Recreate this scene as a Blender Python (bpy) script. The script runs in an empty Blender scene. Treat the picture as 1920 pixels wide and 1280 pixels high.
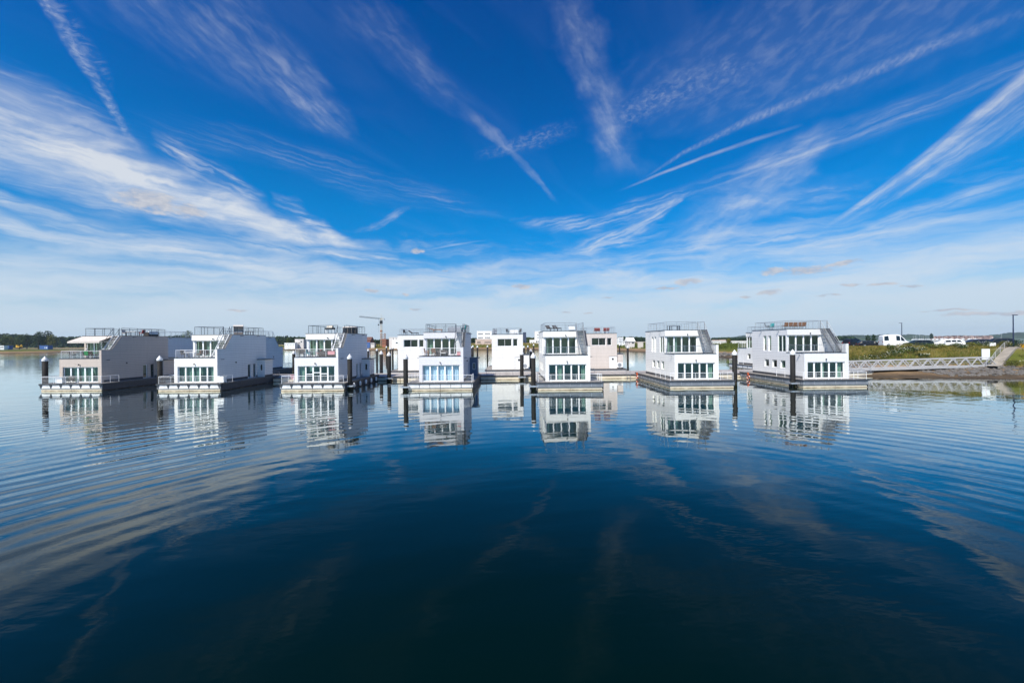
import bpy, bmesh, math, random
from mathutils import Vector, Matrix, noise as mnoise
random.seed(7)
C = bpy.context.scene.collection
R = math.radians
SCN = bpy.context.scene

# ------------------------------------------------------------------ camera frame
F_PX = 747.0            # focal length in photo pixels (14 mm on a 36 mm wide frame)
CAM_H = 6.25            # eye height above the water, metres
YAW, ROLL = 0.0094, 0.0092
c_f = Vector((math.sin(YAW), math.cos(YAW), 0))
r0 = Vector((math.cos(YAW), -math.sin(YAW), 0))
c_r = r0*math.cos(ROLL) - Vector((0, 0, 1))*math.sin(ROLL)
c_u = r0*math.sin(ROLL) + Vector((0, 0, 1))*math.cos(ROLL)
CAM = Vector((0, 0, CAM_H))

def at(px, py, Y):
    """point of the place seen at a photo pixel, at real depth Y metres"""
    d = c_f + c_r*((px-960)/F_PX) + c_u*((640-py)/F_PX)
    return CAM + d*(Y/d.y)

def gx(px, Y):
    return at(px, 690, Y).x

cam_d = bpy.data.cameras.new('camera')
cam_o = bpy.data.objects.new('camera', cam_d); C.objects.link(cam_o)
m = Matrix((c_r, c_u, -c_f)).transposed().to_4x4()
m.translation = CAM
cam_o.matrix_world = m
cam_d.sensor_width = 36
cam_d.lens = F_PX/1920*36
cam_d.clip_start = 0.1
cam_d.clip_end = 30000
SCN.camera = cam_o

# ------------------------------------------------------------------ mesh builder
FLIP = [False]
class MB:
    def __init__(s): s.v = []; s.f = []
    def q(s, *pts):
        n = len(s.v); s.v += [tuple(p) for p in pts]; s.f.append(tuple(range(n, n+len(pts)))); return s
    def box(s, x0, x1, y0, y1, z0, z1):
        n = len(s.v)
        s.v += [(x0,y0,z0),(x1,y0,z0),(x1,y1,z0),(x0,y1,z0),(x0,y0,z1),(x1,y0,z1),(x1,y1,z1),(x0,y1,z1)]
        for f in ((0,3,2,1),(4,5,6,7),(0,1,5,4),(1,2,6,5),(2,3,7,6),(3,0,4,7)):
            s.f.append(tuple(n+i for i in f))
        return s
    def prism_x(s, poly, x0, x1):          # poly of (y,z), counter-clockwise seen from +x
        n = len(s.v); k = len(poly)
        s.v += [(x0,y,z) for y, z in poly] + [(x1,y,z) for y, z in poly]
        s.f.append(tuple(n+i for i in reversed(range(k)))); s.f.append(tuple(n+k+i for i in range(k)))
        for i in range(k):
            j = (i+1) % k
            s.f.append((n+i, n+j, n+k+j, n+k+i))
        return s
    def prism_y(s, poly, y0, y1):          # poly of (x,z), counter-clockwise seen from -y
        n = len(s.v); k = len(poly)
        s.v += [(x,y0,z) for x, z in poly] + [(x,y1,z) for x, z in poly]
        s.f.append(tuple(n+i for i in range(k))); s.f.append(tuple(n+k+i for i in reversed(range(k))))
        for i in range(k):
            j = (i+1) % k
            s.f.append((n+i, n+k+i, n+k+j, n+j))
        return s
    def prism_z(s, poly, z0, z1):
        n = len(s.v); k = len(poly)
        s.v += [(x,y,z0) for x, y in poly] + [(x,y,z1) for x, y in poly]
        s.f.append(tuple(n+i for i in reversed(range(k)))); s.f.append(tuple(n+k+i for i in range(k)))
        for i in range(k):
            j = (i+1) % k
            s.f.append((n+i, n+j, n+k+j, n+k+i))
        return s
    def tube(s, a, b, r, k=6, r2=None, cap=True):
        a = Vector(a); b = Vector(b); d = (b-a)
        if d.length < 1e-6: return s
        d.normalize()
        u = d.cross(Vector((0,0,1)) if abs(d.z) < .9 else Vector((1,0,0))).normalized(); w = d.cross(u)
        if r2 is None: r2 = r
        n = len(s.v)
        for p, rr in ((a, r), (b, r2)):
            for i in range(k):
                t = 2*math.pi*(i+.5)/k
                s.v.append(tuple(p + u*(rr*math.cos(t)) + w*(rr*math.sin(t))))
        for i in range(k):
            j = (i+1) % k
            s.f.append((n+j, n+i, n+k+i, n+k+j))
        if cap:
            s.f.append(tuple(n+i for i in range(k))); s.f.append(tuple(n+k+i for i in reversed(range(k))))
        return s
    def lathe(s, prof, k=16, c=(0,0)):      # prof of (r,z) bottom to top
        n = len(s.v)
        for r, z in prof:
            for i in range(k):
                t = 2*math.pi*i/k
                s.v.append((c[0]+r*math.cos(t), c[1]+r*math.sin(t), z))
        for a in range(len(prof)-1):
            for i in range(k):
                j = (i+1) % k
                s.f.append((n+a*k+i, n+a*k+j, n+(a+1)*k+j, n+(a+1)*k+i))
        s.f.append(tuple(n+i for i in reversed(range(k)))); s.f.append(tuple(n+(len(prof)-1)*k+i for i in range(k)))
        return s
    def obox(s, a, b, w, h):                # rectangular bar from a to b, w sideways, h up
        a = Vector(a); b = Vector(b); d = (b-a).normalized()
        u = d.cross(Vector((0,0,1)))
        u = u.normalized() if u.length > 1e-4 else Vector((1,0,0))
        t = u.cross(d)
        n = len(s.v)
        for p in (a, b):
            for du, dt in ((-1,-1),(1,-1),(1,1),(-1,1)):
                s.v.append(tuple(p + u*(du*w/2) + t*(dt*h/2)))
        for f in ((3,2,1,0),(4,5,6,7),(0,1,5,4),(1,2,6,5),(2,3,7,6),(3,0,4,7)):
            s.f.append(tuple(n+i for i in f))
        return s
    def build(s, name, mat, parent=None, smooth=False, loc=None, recalc=True):
        me = bpy.data.meshes.new(name)
        v = s.v; f = s.f
        if FLIP[0]:
            v = [(x, -y, z) for x, y, z in v]; f = [tuple(reversed(t)) for t in f]
        me.from_pydata(v, [], f)
        if mat: me.materials.append(mat)
        if smooth:
            me.polygons.foreach_set('use_smooth', [True]*len(me.polygons))
        me.update()
        o = bpy.data.objects.new(name, me); C.objects.link(o)
        if parent: o.parent = parent
        if loc: o.location = loc
        return o

def tag(o, label=None, cat=None, group=None, kind=None):
    if label: o['label'] = label
    if cat: o['category'] = cat
    if group: o['group'] = group
    if kind: o['kind'] = kind
    return o

def thing(name, label, cat, loc=(0,0,0), rz=0, group=None):
    o = bpy.data.objects.new(name, None); C.objects.link(o)
    o.location = loc; o.rotation_euler = (0,0,rz); o.empty_display_size = .3
    return tag(o, label, cat, group)

def copy_tree(o, parent=None):
    c = o.copy(); C.objects.link(c)
    if parent: c.parent = parent
    for ch in list(o.children): copy_tree(ch, c)
    return c

# ------------------------------------------------------------------ materials
def new_mat(name):
    mt = bpy.data.materials.new(name); mt.use_nodes = True
    nt = mt.node_tree
    return mt, nt, nt.nodes['Principled BSDF']

def setin(n, k, v):
    if k in n.inputs: n.inputs[k].default_value = v

def mat(name, col, rough=.6, metal=0., spec=.5, var=.08, vscale=3., bump=0., bscale=20.):
    mt, nt, b = new_mat(name)
    setin(b, 'Roughness', rough); setin(b, 'Metallic', metal); setin(b, 'Specular IOR Level', spec)
    tc = nt.nodes.new('ShaderNodeTexCoord')
    nz = nt.nodes.new('ShaderNodeTexNoise'); nz.inputs['Scale'].default_value = vscale; nz.inputs['Detail'].default_value = 5
    nt.links.new(tc.outputs['Object'], nz.inputs['Vector'])
    mr = nt.nodes.new('ShaderNodeMapRange')
    mr.inputs['From Min'].default_value = .3; mr.inputs['From Max'].default_value = .7
    mr.inputs['To Min'].default_value = 1-var; mr.inputs['To Max'].default_value = 1+var
    nt.links.new(nz.outputs['Fac'], mr.inputs['Value'])
    mx = nt.nodes.new('ShaderNodeMix'); mx.data_type = 'RGBA'; mx.blend_type = 'MULTIPLY'; mx.inputs[0].default_value = 1
    mx.inputs[6].default_value = (*col, 1)
    nt.links.new(mr.outputs['Result'], mx.inputs[7])
    nt.links.new(mx.outputs[2], b.inputs['Base Color'])
    if bump:
        n2 = nt.nodes.new('ShaderNodeTexNoise'); n2.inputs['Scale'].default_value = bscale; n2.inputs['Detail'].default_value = 4
        nt.links.new(tc.outputs['Object'], n2.inputs['Vector'])
        bp = nt.nodes.new('ShaderNodeBump'); bp.inputs['Strength'].default_value = bump; bp.inputs['Distance'].default_value = .03
        nt.links.new(n2.outputs['Fac'], bp.inputs['Height']); nt.links.new(bp.outputs['Normal'], b.inputs['Normal'])
    return mt

def mth(nt, op, a, b=None, c=None, clamp=False):
    n = nt.nodes.new('ShaderNodeMath'); n.operation = op; n.use_clamp = clamp
    for i, x in enumerate((a, b, c)):
        if x is None: continue
        if isinstance(x, (int, float)): n.inputs[i].default_value = x
        else: nt.links.new(x, n.inputs[i])
    return n.outputs[0]

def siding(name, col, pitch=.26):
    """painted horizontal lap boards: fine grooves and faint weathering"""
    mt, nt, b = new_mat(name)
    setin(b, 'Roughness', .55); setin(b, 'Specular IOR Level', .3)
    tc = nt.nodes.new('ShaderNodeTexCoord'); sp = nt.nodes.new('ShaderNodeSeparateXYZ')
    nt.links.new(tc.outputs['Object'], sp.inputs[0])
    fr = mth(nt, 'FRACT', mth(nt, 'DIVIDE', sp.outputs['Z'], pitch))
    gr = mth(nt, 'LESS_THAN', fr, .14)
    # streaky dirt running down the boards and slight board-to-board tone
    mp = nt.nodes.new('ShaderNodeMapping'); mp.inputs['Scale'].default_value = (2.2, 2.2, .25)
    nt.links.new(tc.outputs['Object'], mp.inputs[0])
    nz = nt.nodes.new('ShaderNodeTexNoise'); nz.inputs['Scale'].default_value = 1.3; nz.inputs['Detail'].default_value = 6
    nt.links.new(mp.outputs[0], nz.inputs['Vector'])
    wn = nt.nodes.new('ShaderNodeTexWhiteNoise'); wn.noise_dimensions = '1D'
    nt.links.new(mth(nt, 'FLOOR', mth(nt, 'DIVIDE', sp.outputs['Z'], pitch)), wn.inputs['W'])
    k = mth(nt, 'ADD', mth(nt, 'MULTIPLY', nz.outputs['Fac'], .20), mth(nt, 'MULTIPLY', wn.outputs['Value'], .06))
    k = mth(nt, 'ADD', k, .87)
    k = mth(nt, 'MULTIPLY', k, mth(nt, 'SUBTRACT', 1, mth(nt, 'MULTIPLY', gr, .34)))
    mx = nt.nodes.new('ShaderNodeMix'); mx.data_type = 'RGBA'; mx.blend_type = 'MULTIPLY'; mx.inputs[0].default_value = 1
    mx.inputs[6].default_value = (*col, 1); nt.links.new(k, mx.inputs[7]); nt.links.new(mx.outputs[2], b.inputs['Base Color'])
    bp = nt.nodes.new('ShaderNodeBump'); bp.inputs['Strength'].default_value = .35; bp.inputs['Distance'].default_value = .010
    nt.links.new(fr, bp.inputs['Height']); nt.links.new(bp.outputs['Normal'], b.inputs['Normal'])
    return mt

def float_mat(name, col):
    """concrete float: stained, brown algae just above the water line, module joints"""
    mt, nt, b = new_mat(name); setin(b, 'Roughness', .7)
    tc = nt.nodes.new('ShaderNodeTexCoord'); sp = nt.nodes.new('ShaderNodeSeparateXYZ')
    nt.links.new(tc.outputs['Object'], sp.inputs[0])
    nz = nt.nodes.new('ShaderNodeTexNoise'); nz.inputs['Scale'].default_value = 1.2; nz.inputs['Detail'].default_value = 6
    nt.links.new(tc.outputs['Object'], nz.inputs['Vector'])
    zz = mth(nt, 'ADD', sp.outputs['Z'], mth(nt, 'MULTIPLY', mth(nt, 'SUBTRACT', nz.outputs['Fac'], .5), .12))
    cr = nt.nodes.new('ShaderNodeValToRGB')
    mr = nt.nodes.new('ShaderNodeMapRange'); mr.inputs['From Min'].default_value = -.1; mr.inputs['From Max'].default_value = .5
    nt.links.new(zz, mr.inputs['Value']); nt.links.new(mr.outputs['Result'], cr.inputs['Fac'])
    e = cr.color_ramp.elements
    e[0].position = .0; e[0].color = (.012,.010,.005,1)
    e[1].position = 1.; e[1].color = (*col,1)
    x = e.new(.17); x.color = (.035,.024,.009,1)
    x = e.new(.23); x.color = (.16,.10,.04,1)
    x = e.new(.31); x.color = (*[c*.92 for c in col],1)
    mx = nt.nodes.new('ShaderNodeMix'); mx.data_type = 'RGBA'; mx.blend_type = 'MULTIPLY'; mx.inputs[0].default_value = 1
    k = mth(nt, 'ADD', mth(nt, 'MULTIPLY', nz.outputs['Fac'], .5), .72)
    nt.links.new(cr.outputs['Color'], mx.inputs[6]); nt.links.new(k, mx.inputs[7]); nt.links.new(mx.outputs[2], b.inputs['Base Color'])
    return mt

def plank_mat(name, col, axis='X', pitch=.15):
    mt, nt, b = new_mat(name); setin(b, 'Roughness', .75)
    tc = nt.nodes.new('ShaderNodeTexCoord'); sp = nt.nodes.new('ShaderNodeSeparateXYZ')
    nt.links.new(tc.outputs['Object'], sp.inputs[0])
    q = mth(nt, 'DIVIDE', sp.outputs[axis], pitch)
    wn = nt.nodes.new('ShaderNodeTexWhiteNoise'); wn.noise_dimensions = '1D'; nt.links.new(mth(nt, 'FLOOR', q), wn.inputs['W'])
    gap = mth(nt, 'LESS_THAN', mth(nt, 'FRACT', q), .09)
    nz = nt.nodes.new('ShaderNodeTexNoise'); nz.inputs['Scale'].default_value = 2; nz.inputs['Detail'].default_value = 6
    nt.links.new(tc.outputs['Object'], nz.inputs['Vector'])
    k = mth(nt, 'ADD', mth(nt, 'MULTIPLY', wn.outputs['Value'], .3), mth(nt, 'MULTIPLY', nz.outputs['Fac'], .35))
    k = mth(nt, 'MULTIPLY', mth(nt, 'ADD', k, .68), mth(nt, 'SUBTRACT', 1, mth(nt, 'MULTIPLY', gap, .6)))
    mx = nt.nodes.new('ShaderNodeMix'); mx.data_type = 'RGBA'; mx.blend_type = 'MULTIPLY'; mx.inputs[0].default_value = 1
    mx.inputs[6].default_value = (*col, 1); nt.links.new(k, mx.inputs[7]); nt.links.new(mx.outputs[2], b.inputs['Base Color'])
    return mt

def glass_mat(name, tint, body=.0):
    """window pane: tinted see-through glass with a clear reflection"""
    mt = bpy.data.materials.new(name); mt.use_nodes = True; nt = mt.node_tree; nt.nodes.clear()
    out = nt.nodes.new('ShaderNodeOutputMaterial')
    tr = nt.nodes.new('ShaderNodeBsdfTransparent'); tr.inputs[0].default_value = (*tint, 1)
    gl = nt.nodes.new('ShaderNodeBsdfGlossy'); gl.inputs['Roughness'].default_value = .03; gl.inputs[0].default_value = (.9,.95,.93,1)
    ge = nt.nodes.new('ShaderNodeNewGeometry'); dp = nt.nodes.new('ShaderNodeVectorMath'); dp.operation = 'DOT_PRODUCT'
    nt.links.new(ge.outputs['Incoming'], dp.inputs[0]); nt.links.new(ge.outputs['Normal'], dp.inputs[1])
    fr = mth(nt, 'POWER', mth(nt, 'SUBTRACT', 1, mth(nt, 'ABSOLUTE', dp.outputs['Value']), clamp=True), 5)
    fr = mth(nt, 'ADD', mth(nt, 'MULTIPLY', fr, .90), .085)
    tc = nt.nodes.new('ShaderNodeTexCoord'); nz = nt.nodes.new('ShaderNodeTexNoise'); nz.inputs['Scale'].default_value = .9
    nt.links.new(tc.outputs['Object'], nz.inputs['Vector'])
    bp = nt.nodes.new('ShaderNodeBump'); bp.inputs['Strength'].default_value = .15; bp.inputs['Distance'].default_value = .02
    nt.links.new(nz.outputs['Fac'], bp.inputs['Height']); nt.links.new(bp.outputs['Normal'], gl.inputs['Normal'])
    mx = nt.nodes.new('ShaderNodeMixShader'); nt.links.new(fr, mx.inputs[0])
    nt.links.new(tr.outputs[0], mx.inputs[1]); nt.links.new(gl.outputs[0], mx.inputs[2]); nt.links.new(mx.outputs[0], out.inputs[0])
    return mt

def pile_mat():
    """tarred steel pile: weathered streaks, a pale tide line and green algae at the water"""
    mt, nt, b = new_mat('tarred_pile'); setin(b, 'Roughness', .7); setin(b, 'Specular IOR Level', .2)
    tc = nt.nodes.new('ShaderNodeTexCoord'); sp = nt.nodes.new('ShaderNodeSeparateXYZ'); nt.links.new(tc.outputs['Object'], sp.inputs[0])
    mp = nt.nodes.new('ShaderNodeMapping'); mp.inputs['Scale'].default_value = (4, 4, .5); nt.links.new(tc.outputs['Object'], mp.inputs[0])
    nz = nt.nodes.new('ShaderNodeTexNoise'); nz.inputs['Scale'].default_value = 1.5; nz.inputs['Detail'].default_value = 6; nt.links.new(mp.outputs[0], nz.inputs['Vector'])
    zz = mth(nt, 'ADD', sp.outputs['Z'], mth(nt, 'MULTIPLY', mth(nt, 'SUBTRACT', nz.outputs['Fac'], .5), .7))
    mr = nt.nodes.new('ShaderNodeMapRange'); mr.inputs['From Min'].default_value = -.2; mr.inputs['From Max'].default_value = 1.6; nt.links.new(zz, mr.inputs['Value'])
    cr = nt.nodes.new('ShaderNodeValToRGB'); nt.links.new(mr.outputs['Result'], cr.inputs['Fac']); e = cr.color_ramp.elements
    e[0].color = (.010,.012,.006,1); e[1].color = (.016,.0155,.0155,1)
    for p, c in ((.22,(.022,.028,.010)),(.36,(.075,.07,.055)),(.55,(.022,.021,.020))):
        x = e.new(p); x.color = (*c, 1)
    mx = nt.nodes.new('ShaderNodeMix'); mx.data_type = 'RGBA'; mx.blend_type = 'MULTIPLY'; mx.inputs[0].default_value = 1
    nt.links.new(cr.outputs[0], mx.inputs[6]); nt.links.new(mth(nt, 'ADD', mth(nt, 'MULTIPLY', nz.outputs['Fac'], 1.6), .2), mx.inputs[7])
    nt.links.new(mx.outputs[2], b.inputs['Base Color'])
    return mt

M = {}
M['white'] = siding('white_boards', (.74,.735,.72))
M['white_b'] = siding('white_boards_cool', (.67,.675,.69))
M['lilac'] = siding('pale_grey_boards', (.62,.62,.66))
M['beige'] = siding('beige_boards', (.60,.54,.50))
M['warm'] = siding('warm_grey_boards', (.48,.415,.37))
M['bluegrey'] = siding('blue_grey_boards', (.10,.15,.24))
M['frame'] = mat('window_frame_white', (.80,.81,.82), .4, var=.03)
M['glass'] = glass_mat('tinted_glass', (.44,.57,.51))
M['glass_clear'] = glass_mat('clear_glass', (.74,.84,.88))
M['room'] = mat('room_paint', (.50,.52,.48), .8, var=.15, vscale=.8)
M['room_floor'] = mat('room_floor', (.20,.15,.10), .6)
M['cur_green'] = mat('pale_curtain', (.58,.64,.60), .9, var=.15, vscale=4)
M['cur_white'] = mat('white_curtain', (.75,.76,.75), .9, var=.08)
M['cur_blue'] = mat('blue_white_curtain', (.70,.79,.88), .9, var=.12, vscale=5)
M['steel'] = mat('galvanised_steel', (.42,.44,.47), .42, .6, var=.12)
M['steel_mid'] = mat('mid_grey_steel', (.20,.21,.23), .45, .4, var=.12)
M['steel_dark'] = mat('dark_steel', (.055,.065,.085), .4, .3, var=.15)
M['steel_white'] = mat('white_painted_steel', (.74,.75,.77), .4, 0, var=.05)
M['coping'] = mat('dark_coping_sheet', (.05,.055,.065), .45, .2, var=.15)
M['float'] = float_mat('concrete_float', (.76,.67,.52))
M['jetty_float'] = float_mat('jetty_concrete', (.72,.64,.51))
M['trim_light'] = mat('light_grey_trim', (.66,.66,.67), .5, .1, var=.12, vscale=1.5)
M['trim_grey'] = mat('mid_grey_trim', (.19,.21,.24), .5, .2, var=.15, vscale=1.5)
M['deck'] = plank_mat('weathered_deck_boards', (.26,.24,.22), 'Y', .14)
M['jetty_deck'] = plank_mat('jetty_boards', (.36,.33,.31), 'X', .16)
M['plinth'] = mat('dark_plinth', (.045,.047,.055), .7, var=.2)
M['pile'] = pile_mat()
M['pilecap'] = mat('white_pile_cap', (.60,.61,.62), .4, var=.06)
M['rubber'] = mat('black_rubber', (.012,.012,.013), .7, var=.2)
M['black'] = mat('black_plastic', (.012,.013,.015), .4, var=.2)
M['wood'] = mat('oiled_teak', (.20,.095,.045), .55, var=.3, vscale=8)
M['rattan'] = mat('dark_rattan', (.045,.038,.035), .8, var=.3, vscale=25)
M['cushion'] = mat('grey_cushion', (.30,.32,.36), .9, var=.1)
M['cushion_white'] = mat('white_cushion', (.75,.74,.72), .9, var=.06)
M['red'] = mat('red_fabric', (.28,.045,.035), .8, var=.15)
M['pink'] = mat('pink_fabric', (.60,.28,.30), .9, var=.12)
M['teal'] = mat('teal_fabric', (.03,.22,.24), .9, var=.12)
M['green_fab'] = mat('green_fabric', (.03,.20,.07), .9, var=.15)
M['canvas'] = mat('cream_canvas', (.54,.49,.445), .9, var=.06)
M['wicker'] = mat('grey_wicker', (.22,.19,.17), .85, var=.25, vscale=30)
M['orange'] = mat('orange_plastic', (.42,.085,.03), .5, var=.12)
M['appl'] = mat('white_metal_case', (.76,.77,.78), .4, var=.04)
# ------------------------------------------------------------------ house building blocks
def grid_wall(mb, fix, pos, a0, a1, z0, z1, holes, sgn, depth):
    """one skin of wall in plane x=pos or y=pos with recessed openings; sgn = outward sign; reveals run inwards"""
    us = sorted({a0, a1, *[h[0] for h in holes], *[h[1] for h in holes]})
    zs = sorted({z0, z1, *[h[2] for h in holes], *[h[3] for h in holes]})
    def P(u, z, d=0):
        return (u, pos-sgn*d, z) if fix == 'y' else (pos-sgn*d, u, z)
    flip = (sgn > 0) if fix == 'y' else (sgn < 0)
    def quad(p):
        mb.q(*(reversed(p) if flip else p))
    for i in range(len(us)-1):
        for j in range(len(zs)-1):
            cu = (us[i]+us[i+1])/2; cz = (zs[j]+zs[j+1])/2
            if any(h[0] < cu < h[1] and h[2] < cz < h[3] for h in holes): continue
            quad([P(us[i],zs[j]), P(us[i+1],zs[j]), P(us[i+1],zs[j+1]), P(us[i],zs[j+1])])
    for h in holes:
        d = depth
        a, b, c, e = h[:4]
        quad([P(a,c), P(a,c,d), P(a,e,d), P(a,e)][::-1])
        quad([P(b,c), P(b,e), P(b,e,d), P(b,c,d)][::-1])
        quad([P(a,c), P(b,c), P(b,c,d), P(a,c,d)][::-1])
        quad([P(a,e), P(a,e,d), P(b,e,d), P(b,e)][::-1])

def bar_box(mb, fix, pos, sgn, a, b, c, e, d0, d1):
    """box a..b along the wall, c..e up, from depth d0 to d1 behind the wall face"""
    y0, y1 = sorted((pos-sgn*d0, pos-sgn*d1))
    if fix == 'y': mb.box(a, b, y0, y1, c, e)
    else: mb.box(y0, y1, a, b, c, e)

def window(parent, fix, pos, sgn, hole, cuts=(), depth=.2, bar=.14, edge=.07, glass='glass', name='window', trans=()):
    a, b, c, e = hole
    f = MB()
    bar_box(f, fix, pos, sgn, a, a+edge, c, e, depth-.05, depth+.03)
    bar_box(f, fix, pos, sgn, b-edge, b, c, e, depth-.05, depth+.03)
    bar_box(f, fix, pos, sgn, a+edge, b-edge, c, c+edge, depth-.05, depth+.03)
    bar_box(f, fix, pos, sgn, a+edge, b-edge, e-edge, e, depth-.05, depth+.03)
    for k in cuts:
        bar_box(f, fix, pos, sgn, k-bar/2, k+bar/2, c+edge, e-edge, depth-.06, depth+.04)
    for (k0, k1, zz) in trans:
        bar_box(f, fix, pos, sgn, k0, k1, zz-.05, zz+.05, depth-.04, depth+.02)
    o = f.build(name, M['frame'], parent)
    p = MB(); y = pos-sgn*depth; a, b, c, e = a+edge*.5, b-edge*.5, c+edge*.5, e-edge*.5
    if fix == 'y': p.q((a,y,c), (b,y,c), (b,y,e), (a,y,e))
    else: p.q((y,a,c), (y,b,c), (y,b,e), (y,a,e))
    p.build('pane', M[glass], o)
    return o

def door(parent, fix, pos, sgn, hole, matname, depth=.15, glazed=False, porthole=False):
    a, b, c, e = hole
    f = MB()
    bar_box(f, fix, pos, sgn, a, b, c, e, depth-.03, depth+.03)
    o = f.build('door', M[matname], parent)
    k = MB()
    u = b-.14
    if fix == 'y': k.tube((u, pos-sgn*(depth-.1), c+1.0), (u-.14, pos-sgn*(depth-.1), c+1.0), .025)
    else: k.tube((pos-sgn*(depth-.1), u, c+1.0), (pos-sgn*(depth-.1), u-.14, c+1.0), .025)
    k.build('handle', M['steel'], o)
    if glazed:
        g = MB(); bar_box(g, fix, pos, sgn, a+.14, b-.14, c+.25, e-.18, depth-.045, depth-.032)
        g.build('pane', M['glass'], o)
    if porthole:
        g = MB(); cx = (a+b)/2; cz = e-.55
        g.tube((cx, pos-sgn*(depth-.04), cz), (cx, pos-sgn*(depth-.028), cz), .2, 16)
        g.build('porthole', M['black'], o)
    return o

def railing(pts, z, h, step, bars, rp=.028, rt=.032, rb=.012, skip_last=False):
    """posts with a handrail and thin horizontal wires along a list of (x,y) points"""
    mb = MB()
    for i in range(len(pts)-1):
        a = Vector((*pts[i], z)); b = Vector((*pts[i+1], z)); L = (b-a).length
        n = max(1, round(L/step))
        for k in range(n+1):
            if k == n and i < len(pts)-2: continue
            p = a.lerp(b, k/n)
            mb.tube(p, p+Vector((0,0,h)), rp, 5)
        up = Vector((0,0,h))
        mb.tube(a+up, b+up, rt, 6)
        for j in range(bars):
            up = Vector((0,0,h*(j+1)/(bars+1)))
            mb.tube(a+up, b+up, rb, 4)
    return mb

def curtain(parent, a, b, y, z0, z1, matname):
    mb = MB(); n = max(6, int((b-a)/.07)); ph = random.random()*6
    pts = [(a+(b-a)*i/n, y+.05*math.sin(i*1.9+ph)+.02*math.sin(i*.7)) for i in range(n+1)]
    for i in range(n):
        mb.q((*pts[i], z0), (*pts[i+1], z0), (*pts[i+1], z1), (*pts[i], z1))
    return mb.build('curtain', M[matname], parent, smooth=True)

HX0, HX1, YF, YU, YR = -3.0, 2.85, 1.35, 4.65, 12.35
ZD, ZT, ZP, ZR = 1.0, 4.37, 5.58, 7.6
WT = .3                                     # thickness of the stair-side wall

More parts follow.
